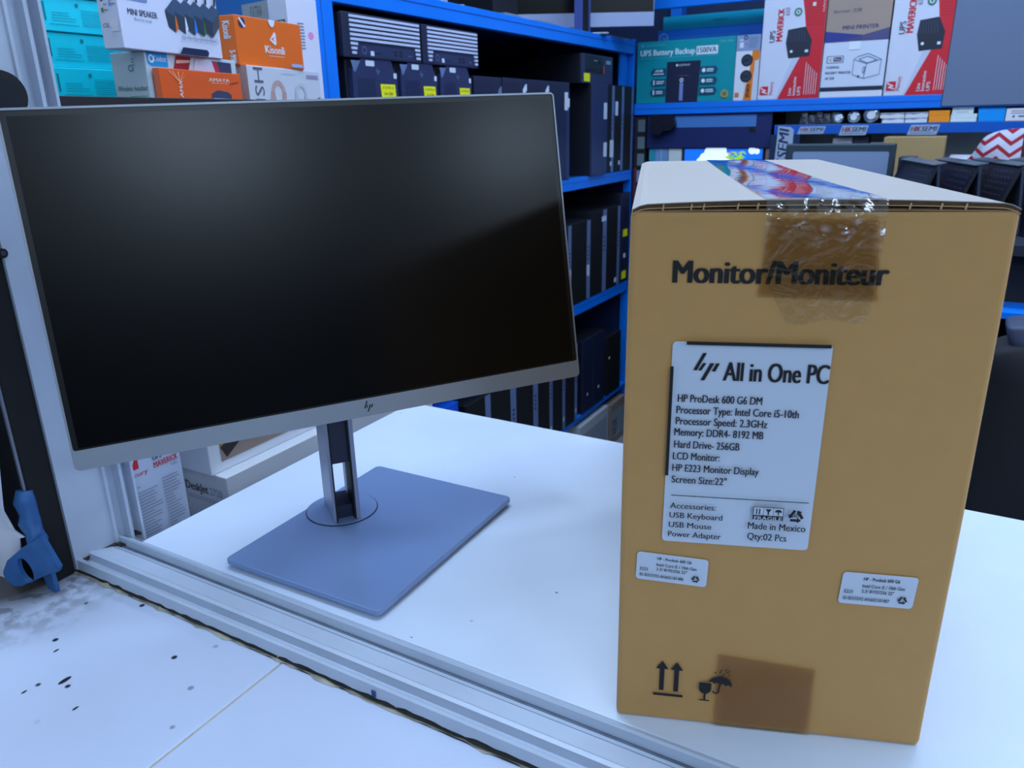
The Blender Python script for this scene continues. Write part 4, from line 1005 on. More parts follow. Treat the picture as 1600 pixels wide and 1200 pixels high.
# ---- on top of the rack
rz = rad(30.1); ru, rn = dirs(rz)
def rack_monitor(P, W, H, zb, lab, lit=M_blackm, depth=0.03, base=True, grp=None):
    P = Vector(P); r = empty('monitor', P, lab, 'monitor', grp); c = 0.046
    Q = P + Vector((0, 0, zb)) - ru * W / 2 
    g = G(); obox(g, Q, rz, (0, -depth, 0), (W, 0, H), M_silver, 0.002); g.build('back_shell', r)
    f = Face(Q, ru * W, Vector((0, 0, H))); f.first = 0.0005; f.rect(0.006, c / H, 0.994, 0.99, M_screen); f.build('screen', r)
    g = G(); obox(g, Q, rz, (0, 0.0, 0), (W, 0.002, c), mat('chin_silver', (150, 162, 196), 0.4, 0.1)); g.build('chin', r)
    if base:
        g = G(); obox(g, P, rz, (-0.02, -depth - 0.035, 0.004), (0.02, -depth - 0.002, zb + 0.1), M_silverd, 0.002); g.build('stand_neck', r)
        g = G(); obox(g, P, rz, (-0.09, -0.12, 0.0), (0.09, 0.05, 0.005), M_silver, 0.0015); g.build('stand_base', r)
    return r
def atR(y): return Vector((RX - 0.10, y, D1))
rack_monitor((RX - 0.075, 2.7600, D1), 0.5150, 0.34, 0.028, 'black screen with a wide silver lower edge on top of the rack')
rack_monitor((RX - 0.115, 1.8800, D1), 0.33, 0.30, 0.062, 'dark screen on a silver foot above the striped computers, cut by the top edge')
# loudspeaker with blue cone
sp = empty('loudspeaker', (RX - 0.13, 2.17, D1), 'black box loudspeaker with a blue cone on top of the rack', 'speaker')
g = G(); obox(g, Vector((RX - 0.05, 2.095, D1)), T90, (0, -0.16, 0), (0.145, 0, 0.24), M_blackm, 0.003); g.build('cabinet', sp)
g = G(); g.cyl((RX - 0.05, 2.170, D1 + 0.100), (RX - 0.046, 2.170, D1 + 0.100), 0.045, M_black, 36); g.build('rim', sp)
g = G(); g.cyl((RX - 0.046, 2.170, D1 + 0.100), (RX - 0.044, 2.170, D1 + 0.100), 0.038, mat('blue_cone', (40, 76, 170), 0.5), 36, 0.030); g.build('cone', sp)
def foot(y, w, d, lab, zt=0.006):
    g = G(); obox(g, Vector((RX - 0.030, y, D1)), T90, (0, -d, 0), (w, 0.022, zt), M_silver, 0.0015)
    tag(g.build('stand_plate', loc=(RX - 0.03, y + w / 2, D1)), lab, 'stand', 'loose silver stand plates on the rack')
foot(2.0900, 0.0900, 0.018, 'loose silver stand plate in front of the loudspeaker')
foot(2.2900, 0.1300, 0.10, 'loose silver stand plate right of the loudspeaker')
foot(2.8600, 0.1900, 0.015, 'loose silver stand plate under the wide silver monitor')

# ================================================================== RIGHT SHELF against the back wall
SY = 3.1
sh = empty('wall_shelf', (0.4, 3.3, FZ), 'blue shelf along the back wall holding power supply and printer boxes', 'shelf')
S1, S2, S3 = 0.4800, 0.3900, 0.1000
def xbeam(name, x0, x1, z0, z1, y=SY, m=M_blue):
    g = G(); g.box((x0, y, z0), (x1, y + 0.03, z1), m, 0.0015); h = z1 - z0
    g.box((x0, y - 0.0012, z0 + h * 0.50), (x1, y, z0 + h * 0.545), mat('rack_line', (8, 84, 180), 0.5)); return g.build(name, sh)
xbeam('shelf_beam', -1.1985, 2.6, 0.4370, S1 - 0.0008); xbeam('shelf_beam', -1.1985, 2.6, 0.8200, 0.90)
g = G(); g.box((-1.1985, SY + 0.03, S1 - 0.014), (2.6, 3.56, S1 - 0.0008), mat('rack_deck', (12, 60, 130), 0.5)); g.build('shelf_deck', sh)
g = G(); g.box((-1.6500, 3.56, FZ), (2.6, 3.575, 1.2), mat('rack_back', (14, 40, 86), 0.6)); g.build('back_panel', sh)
g = G(); g.box((-1.1985, 3.50, FZ), (-1.150, 3.56, 1.2), M_blue); g.build('post', sh)
g = G(); g.box((2.55, SY + 0.03, FZ), (2.6, 3.56, 0.437), M_blue); g.build('post', sh)
TX = 0.0
YF = SY + 0.004
def scarton(name, x0, x1, z0, z1, m, label, front=None, D=0.30, y=YF, group=None, cat='box', top=None):
    return carton(name, (x0, y, z0), 0.0, x1 - x0, D, z1 - z0, m, label, cat, group, front, None, top, 0.001)
# battery backup box
PILL = I((16, 78, 108)); TXT = I((226, 240, 245))
def ups_front(f):
    f.text(0.035, 0.775, 0.092, 'UPS Battery Backup', TXT, w=0.565, bold=0.03)
    f.rect(0.615, 0.750, 0.828, 0.880, TXT); f.text(0.628, 0.775, 0.085, '1500VA', I((20, 70, 110)), w=0.185, bold=0.03)
    f.disc(0.055, 0.935, 0.025, I((90, 175, 195))); f.text(0.09, 0.918, 0.035, 'LIGHTWAVE', I((90, 190, 205)), w=0.20)
    f.text(0.84, 0.915, 0.035, 'UPS1500', I((120, 200, 210)), w=0.13); f.rect(0.03, 0.725, 0.82, 0.735, I((70, 180, 190)))
    f.poly([(0.315, 0.0), (0.648, 0.0), (0.665, 0.66), (0.32, 0.66)], I((24, 32, 62)))
    f.disc(0.425, 0.60, 0.018, TXT); f.text(0.445, 0.585, 0.030, 'LIGHTWAVE', TXT, w=0.11)
    f.text(0.44, 0.425, 0.02, '- - - - -', TXT, w=0.10); f.disc(0.478, 0.36, 0.032, TXT); f.disc(0.478, 0.36, 0.018, I((24, 32, 62)))
    f.rect(0.460, 0.03, 0.497, 0.32, I((120, 140, 200)))
    for k, b in enumerate((0.50, 0.335, 0.175)):
        f.poly([(0.150, b), (0.175, b - 0.06), (0.312, b - 0.06), (0.316, b + 0.06), (0.175, b + 0.06)], PILL)
        f.poly([(0.665, b), (0.665, b - 0.06), (0.82, b - 0.06), (0.842, b), (0.82, b + 0.06), (0.665, b + 0.06)], PILL)
        if k == 0: f.text(0.195, b, 0.042, 'AVR', TXT, w=0.085, bold=0.03, shear=0.2); f.rect(0.18, b - 0.035, 0.29, b - 0.022, TXT)
        else:
            f.lines(0.215, b - 0.03, 0.30, b + 0.03, 2, TXT, k, 0.2, 0.5); f.rect(0.182, b - 0.04, 0.196, b + 0.04, TXT)
        f.disc(0.70, b, 0.032, TXT); f.lines(0.73, b - 0.03, 0.81, b + 0.03, 2, TXT, k + 5, 0.25, 0.5)
    f.disc(0.920, 0.115, 0.062, I((190, 170, 90))); f.disc(0.920, 0.115, 0.042, I((120, 120, 80)))
scarton('battery_backup_box', -1.1930, -0.8060, S1, 0.7065, mat('ups_teal', (6, 150, 160), 0.35), 'teal battery backup box picturing a tall black unit, on the blue wall shelf', ups_front, 0.16)
def hpb_front(f):
    f.ring(0.055, 0.895, 0.055, 0.068, I((150, 200, 245))); f.text(0.040, 0.872, 0.05, 'hp', I((150, 200, 245)), shear=0.2); f.lines(0.10, 0.87, 0.75, 0.91, 1, I((50, 150, 240)), 1, 0.1, 0.4); f.disc(0.60, 0.80, 0.05, I((0, 80, 180)))
scarton('printer_box', -1.1700, -0.7240, S1, 0.7600, mat('azure_card', (0, 126, 240), 0.4), 'bright blue printer box behind the teal battery backup box', hpb_front, 0.15, y=YF + 0.165)
def logi_front(f): f.text(0.48, 0.45, 0.15, 'logitech', I((16, 60, 70)), w=0.13)
scarton('keyboard_box', -1.1500, -0.7250, 0.7600, 0.8100, mat('cyan_card', (0, 178, 208), 0.4), 'cyan accessory box lying on the bright blue printer box', logi_front, 0.15, y=YF + 0.166)
def spk_front(f):
    f.poly([(0.42, 0.0), (0.78, 0.0), (0.80, 0.55), (1.0, 0.86), (1.0, 1.0), (0.70, 1.0), (0.62, 0.6)], I((236, 128, 24))); f.rect(0.82, 0.0, 0.99, 0.80, I((206, 212, 226)))
    for b in (0.81, 0.49): f.disc(0.49, b, 0.125, I((26, 30, 44))); f.disc(0.49, b, 0.09, I((50, 58, 76))); f.lines(0.34, b - 0.03, 0.62, b + 0.03, 2, I((30, 34, 48)), 2, 0.1, 0.4)
    f.text(0.68, 0.06, 0.085, 'SPEAKER', I((60, 44, 30)), w=0.27, rot=88, bold=0.02); f.rect(0.06, 0.07, 0.24, 0.16, I((226, 120, 60))); f.text(0.50, 0.06, 0.04, 'BLUETOOTH', I((240, 190, 130)), w=0.3, rot=88)
scarton('speaker_box', -0.8040, -0.7170, S1, 0.6520, M_white, 'narrow white and orange box picturing two round black speakers', spk_front, 0.15)
def greyb_front(f):
    f.lines(0.50, 0.15, 0.92, 0.90, 9, I((110, 126, 160)), 4, 0.2, 0.4); f.rect(0.14, 0.20, 0.30, 0.55, WHITE); f.ring(0.38, 0.84, 0.08, 0.14, M_ink); f.rect(0.12, 0.66, 0.28, 0.74, I((220, 224, 236))); f.rect(0.40, 0.35, 0.44, 0.45, RED)
scarton('small_grey_box', -0.8040, -0.7170, 0.6523, 0.7060, mat('grey_blue_card', (140, 160, 196), 0.4), 'small grey printed box lying on the narrow speaker box', greyb_front, 0.15)
# white and red battery backup boxes
def mav_front(f):
    f.poly([(0.33, 0.0), (1.0, 0.0), (1.0, 1.0), (0.61, 1.0), (0.66, 0.85), (0.70, 0.70), (0.80, 0.56), (0.64, 0.41)], RED)
    f.poly([(0.30, 0.0), (0.33, 0.0), (0.64, 0.41), (0.52, 0.40)], I((200, 206, 226)))
    for k in range(9): f.rect(0.70, 0.72 + k * 0.026, 0.985, 0.728 + k * 0.026, I((190, 26, 40))); f.k -= 1
    f.k += 1
    f.poly([(0.46, 0.408), (0.80, 0.42), (0.815, 0.575), (0.70, 0.71), (0.42, 0.69), (0.40, 0.56)], I((34, 40, 58)))
    f.k += 1
    for k in range(7): f.poly([(0.43 + k * 0.045, 0.565), (0.445 + k * 0.045, 0.565), (0.44 + k * 0.040, 0.685), (0.425 + k * 0.040, 0.685)], I((52, 60, 84))); f.k -= 1
    f.k += 1
    f.disc(0.50, 0.475, 0.014, TXT); f.rect(0.72, 0.46, 0.77, 0.485, TXT)
    f.text(0.215, 0.575, 0.055, 'UPS', I((44, 50, 74)), w=0.115, rot=90, bold=0.02)
    f.text(0.335, 0.585, 0.062, 'MAVERICK', RED, w=0.315, rot=90, bold=0.04); f.text(0.425, 0.83, 0.045, '650', GREY, w=0.075, rot=90)
    f.ring(0.56, 0.855, 0.0, 0.040, I((40, 130, 110))); f.k += 1; f.ring(0.56, 0.855, 0.012, 0.022, WHITE)
    for q, (a, st, w) in enumerate(((0.555, 'Line', 0.075), (0.625, 'Interactive', 0.185), (0.705, 'UPS', 0.085))): f.text(a, 0.035, 0.032, st, WHITE, w=w, rot=90, bold=0.02)
    for k in range(6): f.rect(0.76 + k * 0.036, 0.04, 0.768 + k * 0.036, 0.36 - k * 0.022, WHITE); f.k -= 1
    f.k += 1
    mercury_logo(f, 0.035, 0.05, 0.085, True); f.text(0.25, 0.05, 0.035, 'Mercury', RED, w=0.13, rot=90)
    f.rect(0.78, 0.90, 0.83, 0.935, WHITE); f.text(0.97, 0.84, 0.02, 'Long Backup', WHITE, w=0.11, rot=90)
scarton('battery_backup_box', -0.7130, -0.4990, S1, 0.8180, mat('white_red_card', (216, 220, 236), 0.35), 'white and red battery backup box between the orange speaker box and the tan printer box', mav_front, 0.30)
scarton('battery_backup_box', -0.2850, -0.0850, S1, 0.8180, mat('white_red_card', (216, 220, 236), 0.35), 'white and red battery backup box partly behind the large grey panel', mav_front, 0.30)
def xp_front(f):
    f.text(0.09, 0.595, 0.055, 'Xprinter', NAVY, w=0.27, shear=0.15, bold=0.01); f.text(0.40, 0.59, 0.060, '芯烨', NAVY, w=0.14)
    f.text(0.27, 0.245, 0.080, 'MINI PRINTER', I((52, 56, 110)), w=0.56, bold=0.03)
    f.poly([(0.0, 0.0), (0.0, 0.23), (0.60, 0.12), (0.30, 0.03)], I((44, 56, 140))); f.poly([(0.0, 0.0), (0.30, 0.03), (0.60, 0.12), (1.0, 0.24), (1.0, 0.0)], I((70, 70, 120)))
    for k in range(14): f.poly([(0.60 + k * 0.028, 0.02), (0.608 + k * 0.028, 0.02), (0.608 + k * 0.028, 0.12 + k * 0.008), (0.60 + k * 0.028, 0.12 + k * 0.008)], I((100, 98, 140))); f.k -= 1
    f.k += 1
scarton('mini_printer_box', -0.4950, -0.2900, 0.6615, 0.8190, mat('tan_card', (168, 146, 132), 0.6), 'tan mini printer box stacked on the white receipt printer box', xp_front, 0.28)
LN = I((90, 104, 140))
def wire(f, pts, w=0.006):
    for (a, b), (c, d) in zip(pts[:-1], pts[1:]):
        dx, dy = (c - a) * f.W, (d - b) * f.H; L_ = math.hypot(dx, dy); nx, ny = -dy / L_ * w * f.H / f.W, dx / L_ * w
        f.poly([(a - nx, b - ny), (c - nx, d - ny), (c + nx, d + ny), (a + nx, b + ny)], LN); f.k -= 1
    f.k += 1
def tp_front(f):
    f.rrect(0.065, 0.54, 0.335, 0.70, 0.003, NAVY); f.rrect(0.078, 0.555, 0.322, 0.685, 0.002, WHITE); f.rrect(0.17, 0.575, 0.305, 0.668, 0.002, NAVY); f.text(0.10, 0.59, 0.06, 'Q', NAVY, bold=0.02); f.text(0.185, 0.595, 0.05, 'Print', WHITE, w=0.11)
    for st, b, w in (('THERMAL', 0.42, 0.22), ('RECEIPT PRINTER', 0.295, 0.41), ('AF 250', 0.175, 0.15)): f.text(0.065, b, 0.055, st, I((60, 70, 104)), w=w, bold=0.025)
    wire(f, [(0.50, 0.27), (0.50, 0.60), (0.56, 0.66), (0.72, 0.72), (0.93, 0.58), (0.92, 0.25), (0.68, 0.17), (0.50, 0.27)]); wire(f, [(0.50, 0.60), (0.71, 0.50), (0.68, 0.17)]); wire(f, [(0.71, 0.50), (0.93, 0.58)]); wire(f, [(0.58, 0.60), (0.72, 0.66), (0.86, 0.57), (0.72, 0.51), (0.58, 0.60)]); wire(f, [(0.66, 0.42), (0.69, 0.43), (0.68, 0.30), (0.66, 0.29), (0.66, 0.42)])
    f.disc(0.60, 0.22, 0.025, NAVY); f.rect(0.40, 0.82, 0.58, 1.0, I((232, 238, 246)))
scarton('receipt_printer_box', -0.4950, -0.2900, 0.5142, 0.6612, mat('white_print_card', (214, 222, 238), 0.4), 'white receipt printer box with a line drawing, under the tan box', tp_front, 0.28)
def thin_front(f): f.rect(0, 0.60, 1, 1.0, I((30, 36, 66)))
scarton('thin_white_box', -0.4950, -0.2900, S1, 0.5139, M_white, 'thin white and dark box under the receipt printer box', thin_front, 0.28)
# ---- narrow display shelf with price holders
ds = empty('display_shelf', (0.4, 3.25, FZ), 'narrow blue display shelf with white tag holders under the box shelf', 'shelf')
g = G(); g.box((-0.640, SY - 0.004, 0.3560), (2.4, SY, S2 - 0.0006), mat('display_blue', (16, 92, 190), 0.35), 0.001); g.build('front_strip', ds)
g = G(); g.box((-0.640, SY, S2 - 0.010), (2.4, 3.30, S2 - 0.0006), mat('glass_green_board', (120, 150, 150), 0.3)); g.build('shelf_board', ds)
g = G(); g.box((-0.640, 3.285, 0.14), (2.4, 3.30, 0.4360), mat('pegboard_white', (196, 204, 200), 0.6)); g.build('back_panel', ds)
g = G(); g.box((-0.650, SY - 0.010, FZ), (-0.545, SY + 0.02, 0.3560), mat('display_post', (14, 44, 80), 0.45)); g.build('post', ds)
g = G(); g.box((2.36, SY, FZ), (2.4, SY + 0.03, 0.380), mat('display_post', (14, 44, 80), 0.45)); g.build('post', ds)
TAGR = I((140, 26, 44)); TAGN = I((30, 40, 84)); M_tag = mat('tag_plate', (168, 184, 206), 0.35)
for (x0, x1, z0, z1) in ((-0.5570, -0.4590, 0.3570, 0.3830), (-0.4140, -0.3170, 0.3510, 0.3840), (-0.1930, -0.0950, 0.3500, 0.3830)):
    g = G(); hgt = z1 - z0; O = Vector((x0, SY - 0.0062, z0)); g.prism([O, O + Vector((x1 - x0 - 0.008, 0, 0)), O + Vector((x1 - x0, 0, hgt)), O + Vector((0.010, 0, hgt))], (0, 0.0018, 0), M_tag); t_ = g.build('tag_holder', ds)
    f = Face(O, (x1 - x0, 0, 0), (0, 0, hgt)); f.first = 0.0003
    f.text(0.10, 0.36, 0.48, 'HIK', TAGR, w=0.30, bold=0.04, shear=0.25); f.text(0.43, 0.36, 0.48, 'SEMI', TAGN, w=0.46, bold=0.03, shear=0.25); f.rect(0.10, 0.16, 0.86, 0.22, I((120, 130, 150))); f.build('lettering', t_)
g = G(); O = Vector((-0.6300, SY - 0.0150, 0.200)); g.prism([O, O + Vector((0.062, 0, 0)), O + Vector((0.062, 0, 0.172)), O + Vector((0.050, 0, 0.182)), O + Vector((0.006, 0, 0.186))], (0, 0.004, 0), M_tag); t_ = g.build('tag_holder', ds)
f = Face(O, (0.062, 0, 0), (0, 0, 0.186)); f.first = 0.0003; f.text(0.74, -0.08, 0.19, 'HIKSEMI', TAGN, w=1.0, rot=90, bold=0.03, shear=0.2); f.build('lettering', t_)
# goods on the display shelf
wrap = mat('shrink_wrap', (190, 200, 214), 0.08, 0.75, 0.8, bump=(60, 1.0))
def spool(x, r, y, lab):
    t = empty('wrapped_roll', (x, y + 0.05, S2), lab, 'roll', 'wrapped rolls on the display shelf')
    g = G(); rd = random.Random(int(x * 1000)); n = 20; rings = []
    for (yy, rr) in ((0.0, 0.55), (0.004, 0.92), (0.012, 1.0), (0.08, 1.0), (0.10, 0.8)):
        rings.append([Vector((x + r * rr * (1 + rd.uniform(-0.10, 0.02)) * math.cos(2 * math.pi * i / n), y + yy, S2 + r + r * rr * (1 + (rd.uniform(-0.10, 0.0))) * math.sin(2 * math.pi * i / n))) for i in range(n)])
    vs = [p for q in rings for p in q]; fs = [[k * n + i, k * n + (i + 1) % n, (k + 1) * n + (i + 1) % n, (k + 1) * n + i] for k in range(4) for i in range(n)]
    g.add(vs, fs + [[4 * n + i for i in range(n)]], wrap); g.build('wrapping', t)
    g = G(); g.cyl((x, y + 0.001, S2 + r), (x, y + 0.02, S2 + r), r * 0.50, mat('roll_core', (226, 232, 238), 0.4), 20); g.build('roll_end', t)
spool(-0.4250, 0.0200, SY + 0.01, 'small dark wrapped roll, left of the three shiny rolls')
spool(-0.3720, 0.0230, SY + 0.01, 'shiny wrapped roll in the middle of the three')
spool(-0.3150, 0.0280, SY + 0.006, 'largest shiny wrapped roll, right of the three')
g = G(); rd = random.Random(9)
for k in range(5):
    x = -0.556 + k * 0.026; h = (0.040, 0.032, 0.045, 0.036, 0.040)[k]
    g.prism([(x, SY + 0.012, S2), (x + 0.027, SY + 0.012, S2), (x + 0.026, SY + 0.020, S2 + h), (x + 0.006, SY + 0.016, S2 + h * 1.0)], (0, 0.06, 0), mat('dark_blister', (30, 36, 54), 0.12, 0.2, 0.8, bump=(80, 0.8)))
tag(g.build('blister_pack', loc=(-0.49, SY + 0.03, S2), kind=None), 'crumpled dark shiny blister packaging left of the wrapped rolls', 'packaging')
def flat(name, x0, x1, z0, z1, m, lab, grp, y=SY + 0.008, D=0.12, front=None, cat='box'): return scarton(name, x0, x1, z0, z1, m, lab, front, D, y, grp, cat)
gl = 'small flat boxes on the display shelf'
def env(f): f.poly([(0, 0.55), (0.15, 0.75), (0.4, 0.6), (0.7, 0.85), (1, 0.7), (1, 0.95), (0, 0.95)], I((130, 140, 160)))
flat('flat_box', -0.2780, -0.2080, S2, 0.4062, M_white, 'flat white box, lower left of the four right of the shiny rolls', gl, front=env)
flat('flat_box', -0.2060, -0.1370, S2, 0.4062, M_white, 'flat white box, lower right of the four, against the lower orange box', gl, front=env)
flat('flat_box', -0.2860, -0.2100, 0.4064, 0.4235, M_white, 'flat white box, upper left of the four right of the shiny rolls', gl, front=env)
flat('flat_box', -0.2080, -0.1370, 0.4064, 0.4235, M_white, 'flat white box, upper right of the four, against the upper orange box', gl, front=env)
OR2 = mat('orange_small', (255, 150, 30), 0.4)
flat('flat_box', -0.1330, -0.0700, S2, 0.4085, OR2, 'small orange box, lower of two on the display shelf', gl)
flat('flat_box', -0.1350, -0.0720, 0.4087, 0.4280, OR2, 'small orange box, upper of two on the display shelf', gl)
def tiny(f): f.lines(0.2, 0.2, 0.8, 0.8, 1, LGREY, 3, 0.2, 0.3)
for k, (x0, x1, z0, z1, lb) in enumerate(((-0.0675, 0.0090, 0.3900, 0.4020, 'bottom'), (-0.0675, 0.0090, 0.4022, 0.4155, 'second'), (-0.0660, -0.0030, 0.4157, 0.4270, 'third'), (-0.0660, -0.0030, 0.4272, 0.4395, 'top'))):
    flat('flat_box', x0, x1, z0, z1, mat('mint_white', (220, 232, 232), 0.4), '%s white box of the stack between the orange and blue boxes' % lb, gl, front=tiny if k == 2 else None)
for k, (z0, z1) in enumerate(((0.3900, 0.4070), (0.4072, 0.4250), (0.4252, 0.4330))):
    flat('flat_box', 0.0130 - 0.002 * k, 0.0880, z0, z1, mat('sky_blue_card', (0, 150, 235), 0.35), ('bottom', 'middle', 'top')[k] + ' bright blue flat box under the grey panel', gl)
def wt(f):
    f.rect(0.0, 0.0, 1, 0.06, I((220, 170, 140))); f.lines(0.12, 0.52, 0.9, 0.86, 2, I((150, 120, 140)), 3, 0.1, 0.4); f.disc(0.2, 0.35, 0.09, I((70, 76, 96))); f.lines(0.32, 0.28, 0.9, 0.44, 1, I((80, 86, 110)), 1, 0.05, 0.7)
flat('flat_box', 0.0905, 0.2000, S2, 0.4300, M_white, 'white box with grey print at the right end of the display shelf', gl, front=wt)

# ---- below the box shelf, left part
nb = empty('hanging_board', (-0.88, SY + 0.02, 0.437), 'navy board hanging under the box shelf with a pale blue strip', 'board')
G().box((-1.1450, SY + 0.012, 0.3080), (-0.6550, SY + 0.030, 0.4366), M_navy, 0.001).build('board', nb)
G().box((-1.0400, SY + 0.0105, 0.3860), (-0.7120, SY + 0.0118, 0.4290), mat('pale_strip', (74, 124, 190), 0.4)).build('pale_strip', nb)
G().box((-0.7350, SY + 0.0090, 0.3680), (-0.7130, SY + 0.0118, 0.3860), M_blackm).build('square_hole', nb)
g = G(); rd = random.Random(4)
pts = [(-1.118, 0.4362), (-1.030, 0.4362), (-1.018, 0.395), (-1.035, 0.377), (-1.065, 0.374), (-1.08, 0.359), (-1.105, 0.362), (-1.122, 0.385)]
g.prism([(x, SY - 0.024, z) for x, z in pts], (0, 0.030, 0), mat('black_bag', (20, 22, 36), 0.35, bump=(50, 0.8)))
tag(g.build('plastic_bag', loc=(-1.07, SY - 0.01, 0.44)), 'black plastic bag hanging under the left end of the box shelf', 'bag')
base_y = SY + 0.004
# lower back shelf
lb_ = empty('back_counter', (0.4, 3.3, FZ), 'dark back counter under the display shelf', 'counter')
G().box((-1.1985, SY + 0.0250, S3 - 0.03), (2.34, 3.49, S3), mat('back_counter_top', (90, 100, 120), 0.5)).build('countertop', lb_)
G().box((-1.1400, SY + 0.05, FZ), (2.30, 3.47, S3 - 0.03), M_dark).build('cabinet_body', lb_)
for k in range(5):
    z = S3 + k * 0.066
    def blist(f, k=k): f.rect(0.30, 0.12, 0.92, 0.85, I(((110, 130, 140), (130, 136, 160), (100, 120, 130), (96, 116, 124), (90, 104, 112))[k])); f.rect(0, 0, 0.28, 1, I((90, 40, 50) if k < 2 else (40, 26, 30)))
    if k < 5: scarton('small_stock_box', -1.1960, -1.1480, z, z + 0.0645, M_blackm, ('bottom', 'second', 'middle', 'fourth', 'top')[k] + ' small dark box stacked in the corner beside the rack', blist, 0.08, y=SY + 0.006, group='small dark boxes in the corner')
def paper(f): f.rect(0, 0, 0.35, 1, I((40, 150, 170))); f.rect(0.62, 0, 0.68, 1, I((150, 180, 215)))
scarton('paper_box', -1.1350, -1.0560, S3, 0.3060, mat('pale_blue_paper', (112, 150, 194), 0.5), 'pale blue and teal box under the navy board, left', paper, 0.10, y=SY + 0.02)
scarton('white_box', -1.0530, -0.9990, S3, 0.3060, mat('cream_white', (214, 222, 218), 0.5), 'cream white box under the navy board beside the landscape screen', None, 0.10, y=SY + 0.02)
scarton('brown_box', -0.6700, -0.6560, S3, 0.3060, mat('brown_card2', (150, 124, 116), 0.6), 'narrow brown box right of the landscape screen', None, 0.10, y=SY + 0.02)
ls = empty('landscape_screen', (-0.83, SY + 0.05, S3), 'lit screen showing blue sky, white clouds and green leaves behind the carton', 'monitor')
G().box((-0.9930, SY + 0.020, S3 + 0.02), (-0.6740, SY + 0.045, 0.3070), M_blackm, 0.001).build('screen_frame', ls)
G().box((-0.90, SY + 0.046, S3), (-0.76, SY + 0.10, S3 + 0.10), M_blackm, 0.001).build('stand', ls)
def emit(name, c, s=0.9):
    return mat(name, c, 0.4, emit=s)
f = Face(Vector((-0.9860, SY + 0.020, S3 + 0.03)), (0.305, 0, 0), (0, 0, 0.1740)); f.first = 0.0003
f.rect(0, 0, 1, 1, emit('sky_px', (20, 100, 220)))
CW = emit('cloud_px', (210, 232, 250)); GR = emit('leaf_px', (130, 190, 30)); GY = emit('flower_px', (190, 180, 40))
for a, b, r in ((0.27, 0.80, 0.12), (0.33, 0.93, 0.12), (0.40, 0.88, 0.16), (0.48, 0.96, 0.12), (0.50, 0.82, 0.14), (0.87, 0.97, 0.08), (0.93, 0.95, 0.06), (0.22, 0.72, 0.10)): f.disc(a, b, r, CW)
f.rect(0.18, 0.5, 0.6, 0.78, CW)
rd = random.Random(6)
for k in range(34):
    a, b, t = 0.66 + rd.uniform(-0.10, 0.12), 0.88 + rd.uniform(-0.12, 0.06), rd.uniform(0, 3.14); d = 0.05
    f.poly([(a - d * math.cos(t), b - d * math.sin(t)), (a + 0.014, b + 0.01), (a + d * math.cos(t), b + d * math.sin(t)), (a - 0.014, b - 0.01)], GR if k % 4 else GY)
f.build('screen_image', ls)
# white items behind the framed screen
scarton('white_stock_box', -0.4360, -0.3700, S3, 0.3420, M_white, 'white box standing under the display shelf, behind the framed grey screen', None, 0.08, y=SY + 0.03)
scarton('dark_stock_box', -0.3660, -0.3160, S3, 0.3480, mat('slate_card', (66, 70, 94), 0.5), 'dark slate box standing under the display shelf', None, 0.08, y=SY + 0.03)
scarton('white_stock_box', -0.3100, -0.2300, S3, 0.3250, mat('pale_grey_card', (196, 204, 220), 0.5), 'pale grey box between the slate box and the brown carton', None, 0.08, y=SY + 0.03)

# ---- island counter with laptops
isl = empty('island_counter', (0.6, 2.5, FZ), 'low island counter behind the carton carrying the row of laptops', 'counter')
IZ = 0.1350
G().box((-0.60, 2.05, IZ - 0.025), (1.80, 3.00, IZ), mat('island_top', (34, 40, 54), 0.5), 0.001).build('countertop', isl)
G().box((-0.58, 2.12, -0.0080), (1.78, 2.98, IZ - 0.025), M_blackm).build('plinth', isl)
G().box((-0.60, 2.000, -0.0230), (1.80, 3.00, -0.0080), M_blue, 0.001).build('lower_shelf', isl)
G().box((-0.60, 2.000, -0.3940), (1.80, 3.00, -0.3820), mat('pale_edge', (150, 166, 190), 0.4)).build('lower_shelf', isl)
G().box((-0.60, 2.004, -0.4240), (1.80, 3.00, -0.4010), M_bluedk).build('lower_shelf', isl)
for x in (-0.59, 1.75): G().box((x, 2.02, FZ), (x + 0.04, 2.96, -0.0230), M_bluedk).build('leg', isl)
# framed grey screen
fs_ = empty('framed_screen', (-0.314, 2.52, IZ), 'dark framed flat screen with a plain grey face behind the carton', 'monitor')
g = G(); g.box((-0.4780, 2.500, IZ + 0.012), (-0.1780, 2.530, 0.3400), mat('frame_dark_green', (44, 62, 72), 0.4), 0.004); g.build('screen_frame', fs_)
f = Face(Vector((-0.4560, 2.500, IZ + 0.03)), (0.262, 0, 0), (0, 0, 0.153)); f.first = 0.0006; f.rrect(0, 0, 1, 1, 0.006, mat('grey_screen', (132, 150, 182), 0.35)); f.build('screen_face', fs_)
g = G(); g.box((-0.40, 2.49, IZ), (-0.25, 2.62, IZ + 0.012), M_blackm, 0.002); g.build('stand', fs_)
def devf(f): f.disc(0.30, 0.80, 0.022, emit('red_led', (255, 70, 70), 3.0)); f.lines(0.25, 0.45, 0.6, 0.6, 2, M_pc, 1)
dv = scarton('small_black_device', -0.1720, -0.1270, IZ, 0.3000, mat('device_dark', (36, 46, 72), 0.4), 'small dark device with a red light beside the framed screen', devf, 0.10, y=2.56, cat='device')
def cardf(f): f.text(0.36, 0.34, 0.055, 'A7', I((70, 56, 40))); f.rrect(0.50, 0.33, 0.56, 0.40, 0.001, I((90, 74, 52))); f.rrect(0.02, 0.55, 0.25, 0.60, 0.001, I((176, 140, 90)))
scarton('brown_carton', -0.2360, -0.0650, IZ, 0.3500, mat('plain_carton', (186, 156, 104), 0.7), 'plain brown carton on the island behind the laptops', cardf, 0.15, y=2.78, cat='box')
